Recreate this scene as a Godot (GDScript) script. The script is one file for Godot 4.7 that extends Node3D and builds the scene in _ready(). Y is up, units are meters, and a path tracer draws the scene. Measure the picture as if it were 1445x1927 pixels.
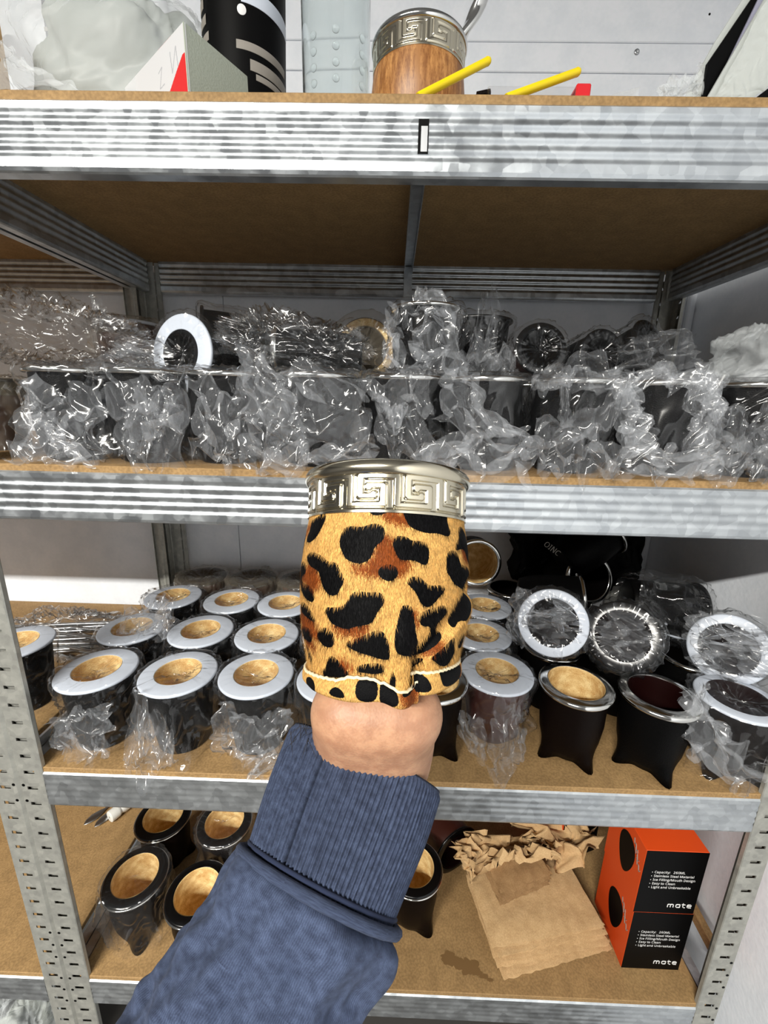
extends Node3D
# A galvanised shelving bay full of wrapped gourd cups, seen past an outstretched arm that holds one cup up.
# Units are metres; x runs along the shelves, y is up, z points from the shelves to the viewer (shelf fronts at z = 0).

class MB:
	# collects triangles; shared vertices of one grid are shaded smooth, boxes and extrusions stay flat
	var v := PackedVector3Array()
	var uv := PackedVector2Array()
	var ix := PackedInt32Array()
	var col := PackedColorArray()

	func tri(a: int, b: int, c: int) -> void:   # counter-clockwise seen from outside
		ix.append(a); ix.append(c); ix.append(b)

	func add(p: Vector3, t := Vector2.ZERO) -> int:
		v.append(p); uv.append(t)
		return v.size() - 1

	func grid(p: PackedVector3Array, nu: int, nv: int, wrap := false, t := PackedVector2Array()) -> void:
		var b := v.size()
		v.append_array(p)
		if t.size() == p.size():
			uv.append_array(t)
		else:
			var e := PackedVector2Array(); e.resize(p.size())
			for j in nv:
				for i in nu:
					e[j * nu + i] = Vector2(float(i) / maxf(nu - 1, 1), 1.0 - float(j) / maxf(nv - 1, 1))
			uv.append_array(e)
		var mu := nu if wrap else nu - 1
		for j in nv - 1:
			for i in mu:
				var a := b + j * nu + i
				var c := b + j * nu + (i + 1) % nu
				tri(a, c, c + nu); tri(a, c + nu, a + nu)

	func flat(a: Vector3, b: Vector3, c: Vector3, d: Vector3, t := false) -> void:   # one flat quad, counter-clockwise
		var i := add(a, Vector2(0, 1) if t else Vector2.ZERO)
		add(b, Vector2(1, 1) if t else Vector2.ZERO); add(c, Vector2(1, 0) if t else Vector2.ZERO); add(d, Vector2(0, 0) if t else Vector2.ZERO)
		tri(i, i + 1, i + 2); tri(i, i + 2, i + 3)

	func tri_out(a: Vector3, b: Vector3, c: Vector3, from: Vector3) -> void:
		var i := v.size()
		if (b - a).cross(c - a).dot((a + b + c) / 3.0 - from) < 0:
			var s := b; b = c; c = s
		add(a); add(b); add(c)
		tri(i, i + 1, i + 2)

	func box(at: Vector3, size: Vector3, bevel := 0.0, basis := Basis()) -> void:
		var h := size / 2.0
		var c := minf(bevel, minf(h.x, minf(h.y, h.z)) * 0.9)
		var P := {}
		for sx in [-1, 1]:
			for sy in [-1, 1]:
				for sz in [-1, 1]:
					for k in 3:
						var q := Vector3(sx * (h.x - c), sy * (h.y - c), sz * (h.z - c))
						q[k] = [sx, sy, sz][k] * h[k]
						P[[sx, sy, sz, k]] = at + basis * q
		for k in 3:
			var o1 := (k + 1) % 3
			var o2 := (k + 2) % 3
			for s in [-1, 1]:
				var q := []
				for w in [[-1, -1], [1, -1], [1, 1], [-1, 1]]:
					var g := [0, 0, 0]
					g[k] = s; g[o1] = w[0]; g[o2] = w[1]
					q.append(P[[g[0], g[1], g[2], k]])
				tri_out(q[0], q[1], q[2], at); tri_out(q[0], q[2], q[3], at)
		if c <= 0:
			return
		for k in 3:
			var o1 := (k + 1) % 3
			var o2 := (k + 2) % 3
			for s1 in [-1, 1]:
				for s2 in [-1, 1]:
					var g := [0, 0, 0]
					g[o1] = s1; g[o2] = s2
					var q := []
					for w in [[-1, o1], [1, o1], [1, o2], [-1, o2]]:
						g[k] = w[0]
						q.append(P[[g[0], g[1], g[2], w[1]]])
					tri_out(q[0], q[1], q[2], at); tri_out(q[0], q[2], q[3], at)
		for sx in [-1, 1]:
			for sy in [-1, 1]:
				for sz in [-1, 1]:
					tri_out(P[[sx, sy, sz, 0]], P[[sx, sy, sz, 1]], P[[sx, sy, sz, 2]], at)

	func lathe(prof: Array, seg: int, T := Transform3D(), f = null) -> void:
		# prof: Vector2(radius, height) from the bottom up the outside, over the rim and down the inside
		var p := PackedVector3Array()
		for q in prof:
			for i in seg:
				var a := TAU * i / seg
				var r: float = q.x
				var y: float = q.y
				if f != null:
					var o: Vector2 = f.call(a, q)
					r = o.x; y = o.y
				p.append(T * Vector3(r * sin(a), y, r * cos(a)))
		grid(p, seg, prof.size(), true)

	func tube(path: Array, radii: Array, seg := 10, caps := true, squash := 1.0) -> void:
		var p := PackedVector3Array()
		var n := path.size()
		var up := Vector3(0.13, 0.97, 0.21).normalized()
		for j in n:
			var d: Vector3 = (path[mini(j + 1, n - 1)] - path[maxi(j - 1, 0)]).normalized()
			var s := up.cross(d)
			if s.length() < 0.05:
				s = Vector3(1, 0, 0.1).cross(d)
			s = s.normalized()
			up = d.cross(s).normalized()
			var r: float = radii[j] if radii.size() > 1 else radii[0]
			for i in seg:
				var a := TAU * i / seg
				p.append(path[j] + (s * cos(a) + up * sin(a) * squash) * r)
		var b := v.size()
		grid(p, seg, n, true)
		if caps:
			for e in [[0, path[0]], [n - 1, path[n - 1]]]:
				var d: Vector3 = (path[1] - path[0]) if e[0] == 0 else (path[n - 1] - path[n - 2])
				for i in seg:
					tri_out(v[b + e[0] * seg + i], v[b + e[0] * seg + (i + 1) % seg], e[1], e[1] + (d if e[0] == 0 else -d))

	func extrude(prof: PackedVector2Array, from: Vector3, ax: Vector3, ay: Vector3, run: Vector3, smooth := 0.0) -> void:
		# a closed outline in the plane of ax and ay, drawn out along run, with caps
		var n := prof.size()
		var area := 0.0
		for i in n:
			area += prof[i].cross(prof[(i + 1) % n])
		var flip := (area < 0) != (ax.cross(ay).dot(run) < 0)
		for i in n:
			var a := from + ax * prof[i].x + ay * prof[i].y
			var b := from + ax * prof[(i + 1) % n].x + ay * prof[(i + 1) % n].y
			if flip: flat(b, a, a + run, b + run)
			else: flat(a, b, b + run, a + run)
		var t := Geometry2D.triangulate_polygon(prof)
		for k in range(0, t.size(), 3):
			var q := []
			for m in 3:
				q.append(from + ax * prof[t[k + m]].x + ay * prof[t[k + m]].y)
			tri_out(q[0], q[1], q[2], q[0] + run)
			tri_out(q[0] + run, q[1] + run, q[2] + run, q[0])

	func mesh(m: Material) -> ArrayMesh:
		var n := PackedVector3Array(); n.resize(v.size())
		for k in range(0, ix.size(), 3):
			var a := ix[k]; var c := ix[k + 1]; var b := ix[k + 2]
			var w := (v[b] - v[a]).cross(v[c] - v[a])
			n[a] += w; n[b] += w; n[c] += w
		for k in n.size():
			n[k] = n[k].normalized() if n[k].length_squared() > 1e-24 else Vector3.UP
		var arr := []; arr.resize(Mesh.ARRAY_MAX)
		arr[Mesh.ARRAY_VERTEX] = v; arr[Mesh.ARRAY_NORMAL] = n; arr[Mesh.ARRAY_TEX_UV] = uv; arr[Mesh.ARRAY_INDEX] = ix
		if col.size() == v.size():
			arr[Mesh.ARRAY_COLOR] = col
		var am := ArrayMesh.new()
		am.add_surface_from_arrays(Mesh.PRIMITIVE_TRIANGLES, arr)
		am.surface_set_material(0, m)
		return am

var M := {}
var rng := RandomNumberGenerator.new()
var nz := FastNoiseLite.new()
var cl := FastNoiseLite.new()

# ---------------------------------------------------------------- naming
func thing(called: String, label: String, category: String, at := Vector3.ZERO, basis := Basis(), group := "") -> Node3D:
	var o := Node3D.new()
	o.name = called
	add_child(o, true)
	if o.name != called: o.name = numbered(called)
	o.transform = Transform3D(basis, at)
	tag(o, label, category, group)
	return o

func numbered(called: String) -> String:
	var k := 1
	while has_node(NodePath("%s_%03d" % [called, k])): k += 1
	return "%s_%03d" % [called, k]

func tag(o: Node, label: String, category: String, group := "") -> void:
	o.set_meta("label", label); o.set_meta("category", category)
	if group: o.set_meta("group", group)

func part(called: String, mb: MB, m: Material, parent: Node, label := "") -> MeshInstance3D:
	return put(called, mb.mesh(m), parent, label)

func put(called: String, mesh: Mesh, parent: Node, label := "") -> MeshInstance3D:
	var o := MeshInstance3D.new()
	o.mesh = mesh
	var n := called
	var k := 1
	while parent.has_node(NodePath(n)):
		n = "%s_%03d" % [called, k]; k += 1
	o.name = n
	parent.add_child(o, true)
	if label: o.set_meta("label", label)
	return o

func struct(called: String, mb: MB, m: Material, parent: Node = self) -> MeshInstance3D:
	var o := part(called, mb, m, parent)
	if parent == self: o.set_meta("kind", "structure")
	return o

# ---------------------------------------------------------------- materials
func mat(c: Color, rough: float, metal := 0.0, spec := 0.5) -> StandardMaterial3D:
	var m := StandardMaterial3D.new()
	m.albedo_color = c; m.roughness = rough; m.metallic = metal; m.metallic_specular = spec
	return m

func tex(im: Image) -> ImageTexture:
	return ImageTexture.create_from_image(im)

func noise_image(size: int, freq: float, sd: int, type := FastNoiseLite.TYPE_SIMPLEX_SMOOTH, oct := 4, ridged := false) -> Image:
	var n := FastNoiseLite.new()
	n.seed = sd; n.frequency = freq; n.noise_type = type; n.fractal_octaves = oct
	n.fractal_type = FastNoiseLite.FRACTAL_NONE if oct < 2 else (FastNoiseLite.FRACTAL_RIDGED if ridged else FastNoiseLite.FRACTAL_FBM)
	if type == FastNoiseLite.TYPE_CELLULAR:
		n.cellular_return_type = FastNoiseLite.RETURN_CELL_VALUE if oct < 2 else FastNoiseLite.RETURN_DISTANCE2_SUB
	return n.get_seamless_image(size, size)

func ramp(im: Image, a: Color, b: Color, low := 0.0, high := 1.0, im2: Image = null, mixed := 0.5) -> Image:
	var d := im.get_data()
	var d2 := im2.get_data() if im2 else d
	var step := 1
	var out := PackedByteArray(); out.resize(d.size() * 3)
	for i in d.size():
		var x := lerpf(d[i], d2[i], mixed if im2 else 0.0) / 255.0
		x = clampf((x - low) / (high - low), 0, 1)
		out[i * 3] = int(255 * lerpf(a.r, b.r, x)); out[i * 3 + 1] = int(255 * lerpf(a.g, b.g, x)); out[i * 3 + 2] = int(255 * lerpf(a.b, b.b, x))
	return Image.create_from_data(im.get_width(), im.get_height(), false, Image.FORMAT_RGB8, out)

func planar(m: StandardMaterial3D, scale: Vector3, world := true) -> StandardMaterial3D:
	m.uv1_triplanar = true; m.uv1_world_triplanar = world; m.uv1_scale = scale
	m.uv1_triplanar_sharpness = 4.0
	return m

func relief(m: StandardMaterial3D, im: Image, cm: float) -> StandardMaterial3D:
	m.heightmap_enabled = true; m.heightmap_texture = tex(im); m.heightmap_scale = cm
	return m

func make_materials() -> void:
	var spangle := noise_image(512, 0.045, 3, FastNoiseLite.TYPE_CELLULAR, 1)
	var cloud := noise_image(512, 0.012, 9, FastNoiseLite.TYPE_SIMPLEX_SMOOTH, 5)
	var fine := noise_image(512, 0.09, 5, FastNoiseLite.TYPE_SIMPLEX_SMOOTH, 4)
	var g := mat(Color.WHITE, 1.0, 0.9)
	g.albedo_texture = tex(ramp(spangle, Color(.68, .70, .72), Color(.84, .86, .875), 0.05, 0.95, cloud, 0.5))
	g.roughness_texture = tex(ramp(cloud, Color(.28, .28, .28), Color(.44, .44, .44), 0.25, 0.75, spangle, 0.3))
	M.galv = planar(g, Vector3(5, 5, 5))
	var u := mat(Color.WHITE, 0.5, 0.55)
	u.albedo_texture = tex(ramp(spangle, Color(.60, .60, .58), Color(.74, .74, .71), 0.05, 0.95, cloud, 0.6))
	M.upright = planar(u, Vector3(7, 7, 7))
	M.steel = mat(Color(.74, .75, .76), 0.3, 1.0)
	var b := mat(Color.WHITE, 0.78)
	b.albedo_texture = tex(ramp(fine, Color(.52, .41, .26), Color(.66, .53, .35), 0.2, 0.8, cloud, 0.35))
	M.board = planar(relief(b, fine, 0.02), Vector3(5, 5, 5))
	var w := mat(Color.WHITE, 0.55)
	w.albedo_texture = tex(ramp(cloud, Color(.895, .915, .945), Color(.93, .945, .97), 0.3, 0.7, fine, 0.3))
	M.wall = planar(relief(w, fine, 0.025), Vector3(2.2, 2.2, 2.2))
	M.floor = mat(Color(.22, .21, .20), 0.6)
	M.far_wall = mat(Color(.25, .25, .26), 0.8)
	M.ceiling = mat(Color(.62, .62, .62), 0.8)
	# thin clear wrapping film, finely creased
	var f := mat(Color(.93, .95, .98), FILM_ROUGH)
	f.albedo_color.a = FILM_ALPHA
	f.transparency = BaseMaterial3D.TRANSPARENCY_ALPHA
	f.cull_mode = BaseMaterial3D.CULL_DISABLED
	M.film = f
	var f2: StandardMaterial3D = M.film.duplicate()
	f2.albedo_color = Color(.88, .90, .91, 0.26)
	f2.roughness = .38
	M.milky = f2
	var f4: StandardMaterial3D = M.film.duplicate()
	f4.albedo_color = Color(.93, .95, .98, 0.05)
	M.loose = f4
	var f3: StandardMaterial3D = M.film.duplicate()
	f3.albedo_color = Color(.85, .80, .72, 0.10)
	M.dusky = f3
	var lb := mat(Color(.028, .027, .028), 0.4, 0.0, 0.16)
	M.black_leather = planar(relief(lb, noise_image(256, 0.09, 31, FastNoiseLite.TYPE_CELLULAR, 2), 0.03), Vector3(22, 22, 22), false)
	var db := mat(Color(.05, .028, .022), 0.38, 0.0, 0.18)
	M.dark_leather = planar(relief(db, fine, 0.02), Vector3(20, 20, 20), false)
	M.brown_leather = planar(mat(Color(.21, .08, .05), 0.4), Vector3.ONE, false)
	M.chrome = mat(Color(.86, .86, .85), 0.12, 1.0)
	M.alpaca = mat(Color(.83, .80, .72), 0.17, 1.0)
	M.alpaca_dark = mat(Color(.50, .47, .40), 0.42, 1.0)
	M.ring = mat(Color(.80, .83, .88), 0.45, 0.0)
	M.dark_ring = mat(Color(.05, .05, .055), 0.22, 0.3)
	var go := mat(Color.WHITE, 0.8)
	go.albedo_texture = tex(ramp(cloud, Color(.78, .61, .37), Color(.95, .85, .62), 0.25, 0.72, fine, 0.3))
	M.gourd = planar(relief(go, fine, 0.05), Vector3(9, 9, 9), false)
	M.cup_dark = mat(Color(.03, .024, .024), 0.35, 0.0, 0.2)
	M.cup_wine = mat(Color(.09, .022, .02), 0.3)
	M.black_card = mat(Color(.025, .025, .027), 0.5, 0.0, 0.2)
	M.orange_card = mat(Color(.85, .29, .08), 0.5)
	M.white_print = mat(Color(.88, .88, .88), 0.6)
	M.grey_print = mat(Color(.55, .53, .50), 0.6)
	M.white_card = mat(Color(.80, .81, .81), 0.6)
	M.grey_wrap = mat(Color(.62, .64, .62), 0.7)
	M.grey_card = planar(relief(mat(Color(.68, .71, .66), 0.7), fine, 0.02), Vector3(9, 9, 9), false)
	M.yellow = mat(Color(.95, .84, .05), 0.4)
	M.red = mat(Color(.82, .07, .12), 0.4)
	M.paper = planar(relief(mat(Color(.76, .78, .77), 0.75), cloud, 0.08), Vector3(6, 6, 6), false)
	M.black = mat(Color(.02, .02, .022), 0.5, 0.0, 0.2)
	M.white_plastic = mat(Color(.88, .88, .86), 0.4)
	var k := mat(Color.WHITE, 0.85)
	k.albedo_texture = tex(ramp(fine, Color(.72, .585, .41), Color(.83, .70, .52), 0.2, 0.8, cloud, 0.4))
	M.kraft = planar(relief(k, cloud, 0.05), Vector3(8, 8, 8), false)
	var gl := mat(Color(.9, .95, .95), 0.03)
	gl.albedo_color = Color(.97, .99, .99, .03)
	gl.refraction_enabled = true; gl.refraction_scale = 0.05
	M.glass = gl
	var kd: StandardMaterial3D = M.kraft.duplicate(); kd.albedo_color = Color(.80, .76, .72); M.kraft_dark = kd
	var wo := mat(Color.WHITE, 0.42)
	wo.albedo_texture = tex(wood_image())
	M.wood = wo
	var sk := mat(Color.WHITE, 0.5)
	sk.albedo_texture = tex(ramp(cloud, Color(.63, .46, .355), Color(.72, .55, .43), 0.3, 0.7, fine, 0.25))
	sk.subsurf_scatter_enabled = true; sk.subsurf_scatter_strength = 0.12
	M.skin = planar(relief(sk, fine, 0.012), Vector3(12, 12, 12))
	var cloth := knit_image()
	var bl := mat(Color.WHITE, 0.95)
	bl.albedo_texture = tex(cloth)
	bl.uv1_scale = Vector3(3, 5, 1)
	M.fleece = relief(bl, cloth, 0.06)
	var cb := mat(Color(.92, .92, .92), 0.95)
	cb.albedo_texture = M.fleece.albedo_texture
	cb.uv1_scale = Vector3(3, 2, 1)
	M.ribbing = cb
	M.thread = mat(Color(.10, .14, .24), 0.95)
	M.hair = mat(Color(.06, .04, .03), 0.6)
	M.raw_edge = mat(Color(.90, .84, .70), 0.9)

func wood_image() -> Image:
	var n := FastNoiseLite.new(); n.seed = 4; n.frequency = 1.0
	var w := 512
	var out := PackedByteArray(); out.resize(w * w * 3)
	for y in w:
		for x in w:
			var u := float(x) / w * TAU
			var gr := n.get_noise_3d(cos(u) * 9.0, sin(u) * 9.0, y * 0.006)
			var st := n.get_noise_3d(cos(u) * 60.0, sin(u) * 60.0, y * 0.03 + 40)
			var k := clampf(0.5 + gr * 0.7 + minf(0.0, st) * 0.9, 0, 1)
			var i := (y * w + x) * 3
			out[i] = int(lerpf(128, 205, k)); out[i + 1] = int(lerpf(80, 152, k)); out[i + 2] = int(lerpf(38, 92, k))
	return Image.create_from_data(w, w, false, Image.FORMAT_RGB8, out)

func knit_image() -> Image:
	# brushed navy jersey: fine wales along v with pale flecks
	var n := FastNoiseLite.new(); n.seed = 8; n.frequency = 1.0
	var w := 512
	var out := PackedByteArray(); out.resize(w * w * 3)
	for y in w:
		for x in w:
			var wale := 0.5 + 0.5 * sin(x * TAU * 48.0 / w + n.get_noise_2d(x * 0.01, y * 0.02) * 2.0)
			var fleck := n.get_noise_2d(x * 0.35, y * 0.06)
			var blot := n.get_noise_2d(x * 0.012 + 90, y * 0.012)
			var k := clampf(0.35 + 0.22 * wale + 0.45 * maxf(0.0, fleck) + 0.35 * blot, 0, 1)
			var i := (y * w + x) * 3
			out[i] = int(lerpf(24, 80, k)); out[i + 1] = int(lerpf(32, 93, k)); out[i + 2] = int(lerpf(52, 122, k))
	return Image.create_from_data(w, w, false, Image.FORMAT_RGB8, out)

const FILM_ALPHA := 0.006
const FILM_ROUGH := 0.14

# ---------------------------------------------------------------- film
func fold(x: float) -> float:
	return 4.0 * absf(x - floorf(x) - 0.5) - 1.0

func crumple(p: Vector3) -> float:
	# long sharp creases whose direction wanders from place to place
	var w := nz.get_noise_3dv(p * 16.0)
	var w2 := nz.get_noise_3dv(p * 21.0 + Vector3(7, 3, 1))
	var w3 := nz.get_noise_3dv(p * 44.0 + Vector3(1, 9, 4))
	var a := fold(p.dot(Vector3(38, 11, 16)) + w * 3.2 + w3 * .5)
	var b := fold(p.dot(Vector3(-30, 44, 62)) + w2 * 3.0 + w3 * .6)
	var c := fold(p.dot(Vector3(66, -88, 24)) + w * 4.0 - w2 * 2.0)
	return 0.95 * a * clampf(.5 + 1.5 * w2, 0.05, 1) + 0.72 * b * clampf(.5 - 1.5 * w2, 0.05, 1) + 0.38 * c * clampf(.25 + 1.5 * w, 0, 1) + .5 * w

func resample(prof: Array, n: int) -> Array:
	var len := [0.0]
	for i in range(1, prof.size()):
		len.append(len[-1] + prof[i].distance_to(prof[i - 1]))
	var out := []
	var k := 0
	for i in n:
		var t: float = len[-1] * i / (n - 1)
		while k < prof.size() - 2 and len[k + 1] < t: k += 1
		var q: Vector2 = prof[k].lerp(prof[k + 1], clampf((t - len[k]) / maxf(len[k + 1] - len[k], 1e-6), 0, 1))
		out.append(q)
	return out

func film_shell(mb: MB, prof: Array, sd: int, amp: float, loose: float, nu := 96, nv := 52, T := Transform3D()) -> void:
	# film pulled over a cup: follows its outline, stands off in folds
	var pr := resample(prof, nv)
	var top := -1e9
	for q in prof: top = maxf(top, q.y)
	var turn := Basis.from_euler(Vector3(sd * 1.7, sd * 0.9, sd * 2.3))
	var p := PackedVector3Array(); p.resize(nu * nv)
	var off := Vector3(sd * 0.37, sd * 0.11, sd * 0.23)
	var pleats := float(9 + (sd * 7) % 6) / TAU
	var slant := 22.0 * sin(sd * 1.9)
	for j in nv:
		var t: Vector2 = pr[mini(j + 1, nv - 1)] - pr[maxi(j - 1, 0)]
		var n2 := Vector2(t.y, -t.x).normalized()
		for i in nu:
			var a := TAU * i / nu
			var s := Vector3(sin(a), 0, cos(a))
			var q: Vector3 = s * pr[j].x + Vector3(0, pr[j].y, 0)
			var n3 := s * n2.x + Vector3(0, n2.y, 0)
			var side := absf(n2.x)
			# long pleats that run up the cup, slanting, and patches of finer crumpling between taut stretches
			var lowf := nz.get_noise_3d(s.x * 1.3 + sd, q.y * 16.0, s.z * 1.3)
			var mid := nz.get_noise_3d(s.x * 2.2 - sd, q.y * 30.0, s.z * 2.2)
			var c := 0.85 * fold(a * pleats + slant * q.y + 1.5 * lowf + .35 * mid) * clampf(.45 + 1.2 * mid, 0.0, 1.0)
			c += crumple(turn * q + off) * clampf(.35 + 1.5 * lowf, 0.05, 1.0)
			var lo := maxf(0.0, nz.get_noise_3d(s.x * 1.6 + sd * 3.1, q.y * 14.0, s.z * 1.6) * 2.2) * loose * side * clampf((top - pr[j].y) * 30.0, 0.15, 1.0)
			var d := 0.0016 + amp * (0.45 + 0.55 * c) * lerpf(0.75, 1.0, side) + lo
			p[j * nu + i] = T * (q + n3 * d)
	mb.grid(p, nu, nv, true)

func along(l: Array, t: float) -> Vector3:
	var x := t * (l.size() - 1)
	var k := mini(int(x), l.size() - 2)
	return l[k].lerp(l[k + 1], smoothstep(0, 1, x - k) * 0.5 + (x - k) * 0.5)

func film_sheet(mb: MB, top: Array, bot: Array, sd: int, amp := 0.006, bulge := Vector3.ZERO, nu := 44, nv := 32) -> void:
	# a loose crumpled leaf of film hung between two edges
	var p := PackedVector3Array(); p.resize(nu * nv)
	var nrm: Vector3 = (along(top, 1.0) - along(top, 0.0)).cross(along(bot, 0.5) - along(top, 0.5)).normalized()
	var turn := Basis.from_euler(Vector3(sd * 2.1, sd * 1.3, sd * 0.7))
	var off := Vector3(sd * 0.31, sd * 0.17, sd * 0.29)
	for j in nv:
		var v := float(j) / (nv - 1)
		for i in nu:
			var u := float(i) / (nu - 1)
			var q := along(top, u).lerp(along(bot, u), v) + bulge * sin(PI * u) * sin(PI * v)
			var w := nz.get_noise_3d(q.x * 26.0 + sd, q.y * 26.0, q.z * 26.0)
			var pn := nz.get_noise_3d(u * 1.6, v * 1.3, sd * 1.7)
			var c := 0.8 * fold(u * (8.0 + sd % 5) + 1.5 * pn + v * sin(sd * 2.3)) * clampf(.6 + .9 * nz.get_noise_3d(u * 3.0, v * 2.0, sd + 3.3), 0, 1)
			c += 0.7 * crumple(turn * q + off) * clampf(.5 + 1.6 * w, 0.05, 1)
			var e := Vector3(nz.get_noise_3d(u * 3.0, v * 4.0, sd), nz.get_noise_3d(u * 4.0, v * 3.0, sd + 7.0), 0) * amp * 2.4
			p[j * nu + i] = q - nrm * (amp * (0.85 * c + 0.5 * w)) + e
	mb.grid(p, nu, nv)

func film_pillow(mb: MB, c: Vector3, r: Vector3, sd: int, amp := 0.012, nu := 80, nv := 48, basis := Basis(), power := 0.7) -> void:
	# a puffed bag
	var p := PackedVector3Array(); p.resize(nu * nv)
	var turn := Basis.from_euler(Vector3(sd * 1.1, sd * 0.4, sd * 1.9))
	for j in nv:
		var b := -PI / 2 + PI * j / (nv - 1)
		for i in nu:
			var a := TAU * i / nu
			var d := Vector3(sin(a) * cos(b), sin(b), cos(a) * cos(b))
			var s := Vector3(signf(d.x) * pow(absf(d.x), power), signf(d.y) * pow(absf(d.y), power), signf(d.z) * pow(absf(d.z), power))
			var q := s * r
			var k := crumple(turn * q + Vector3.ONE * sd * 0.21)
			var lob := nz.get_noise_3d(d.x * 1.3 + sd, d.y * 1.3, d.z * 1.3 - sd)
			p[j * nu + i] = c + basis * (q * (1.0 + 0.22 * lob) + d * amp * k)
	mb.grid(p, nu, nv, true)

# ---------------------------------------------------------------- cups
# every cup stands on its origin with its axis along y
func body_prof(kind: String) -> Array:
	match kind:
		"ring": return [V2(0, 0), V2(.028, 0), V2(.0335, .002), V2(.036, .02), V2(.039, .05), V2(.0415, .078), V2(.0425, .0985), V2(.0378, .0985)]
		"chrome": return [V2(0, 0), V2(.027, 0), V2(.034, .003), V2(.0385, .018), V2(.0412, .04), V2(.0415, .055), V2(.0398, .075), V2(.0385, .089), V2(.0385, .093), V2(.0376, .093)]
		"footed": return [V2(0, .012), V2(.028, .008), V2(.036, 0), V2(.0365, .012), V2(.038, .03), V2(.0405, .055), V2(.0405, .08), V2(.039, .098), V2(.0376, .098)]
	return []

func V2(x: float, y: float) -> Vector2:
	return Vector2(x, y)

func foot(points: int, flare: float, drop := 0.0, turn := 0.0) -> Callable:
	return func(a: float, q: Vector2) -> Vector2:
		var k := clampf(1.0 - q.y / 0.036, 0, 1)
		var s := pow(maxf(0.0, cos((a - turn) * points * 0.5)), 2.0) if points == 2 else pow(0.5 + 0.5 * cos((a - turn) * points), 3.0)
		var out := q.x + (flare * s - 0.006 * (1.0 - s)) * k * k * (1.0 if q.x > 0.02 else 0.0)
		return Vector2(out, q.y + (1.0 - s) * 0.007 * k * (1.0 if q.x > 0.02 else 0.0))

func rim_shape(r_out: float, r_in: float, y0: float, y1: float, slope := 0.0) -> Array:
	var e := (y1 - y0) * 0.5
	return [V2(r_in, y0), V2(r_out - e * 0.7, y0), V2(r_out - e * 0.2, y0 + e * 0.3), V2(r_out, y0 + e), V2(r_out - e * 0.3, y1 - e * 0.25 - slope * 0.0), V2(r_out - e, y1), V2(lerpf(r_out, r_in, 0.5), y1 + slope * 0.5), V2(r_in + 0.001, y1 + slope), V2(r_in, y1 + slope - 0.001), V2(r_in - 0.0006, y0)]

func bowl_shape(r_in: float, y1: float, depth: float) -> Array:
	return [V2(r_in - 0.0001, y1 + .0004), V2(r_in - 0.0012, y1 - .0006), V2(r_in - 0.0016, y1 - depth * 0.25), V2(r_in - 0.002, y1 - depth * 0.6), V2(r_in * 0.8, y1 - depth * 0.86), V2(r_in * 0.45, y1 - depth * 0.97), V2(0, y1 - depth)]

var cache := {}
func cached(key: String, make: Callable) -> Mesh:
	if not cache.has(key): cache[key] = make.call()
	return cache[key]

func lathe_mesh(prof: Array, m: Material, seg := 56, f = null) -> Mesh:
	var mb := MB.new()
	mb.lathe(prof, seg, Transform3D(), f)
	return mb.mesh(m)

# look: wide white ring / chrome lip / black lip; inner: gourd, dark, wine
func cup_parts(t: Node3D, kind: String, look: String, inner: String, leather := "black_leather", points := 0, turn := 0.0) -> void:
	var wall = foot(points, 0.010, 0.0, turn) if points else null
	put("body", cached("%s %s %d %.1f" % [kind, leather, points, turn], func(): return lathe_mesh(body_prof(kind), M[leather], 72, wall)), t)
	var r_in := 0.029
	var y1 := 0.105
	match look:
		"ring":
			put("rim", cached("ring", func(): return lathe_mesh(rim_shape(.049, .029, .0985, .103, .002), M.ring)), t)
		"thin_ring":
			r_in = 0.034
			put("rim", cached("thin ring", func(): return lathe_mesh(rim_shape(.0475, .034, .0985, .103, .001), M.ring)), t)
		"chrome":
			r_in = 0.037; y1 = 0.0985
			put("rim", cached("chrome", func(): return lathe_mesh(rim_shape(.0445, .037, .0925, .0985, .0), M.chrome)), t)
		"dark":
			r_in = 0.0335; y1 = 0.106
			put("rim", cached("dark rim", func(): return lathe_mesh(rim_shape(.0465, .0335, .099, .104, .002), M.dark_ring)), t)
			put("rim_edge", cached("dark edge", func(): return lathe_mesh([V2(.0455, .098), V2(.0475, .0985), V2(.0482, .1), V2(.0475, .1015), V2(.0455, .1015)], M.chrome)), t, "bright metal edge of the rim")
		"mirror":
			r_in = 0.035; y1 = 0.106
			put("rim", cached("mirror rim", func(): return lathe_mesh(rim_shape(.0475, .035, .0975, .1045, .0015), M.chrome)), t)
	var im: String = {"gourd": "gourd", "dark": "cup_dark", "wine": "cup_wine"}[inner]
	put("interior", cached("%s %.3f" % [inner, r_in], func(): return lathe_mesh(bowl_shape(r_in, y1 - 0.0008, 0.085), M[im], 48)), t)

func wrap_prof(kind: String, look: String) -> Array:
	if look == "chrome": return [V2(.046, .0005), V2(.043, .02), V2(.0435, .05), V2(.044, .08), V2(.0455, .094), V2(.0452, .0985), V2(.042, .1), V2(.03, .0985), V2(.012, .097), V2(.0, .0965)]
	if look == "dark" or look == "mirror": return [V2(.044, .0005), V2(.041, .02), V2(.0425, .05), V2(.045, .08), V2(.048, .098), V2(.048, .104), V2(.042, .107), V2(.03, .104), V2(.012, .101), V2(0, .1)]
	return [V2(.041, .0005), V2(.039, .02), V2(.042, .055), V2(.0455, .085), V2(.0493, .0985), V2(.0495, .102), V2(.046, .1045), V2(.036, .1055), V2(.029, .1045), V2(.018, .098), V2(.008, .0955), V2(0, .095)]

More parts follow.
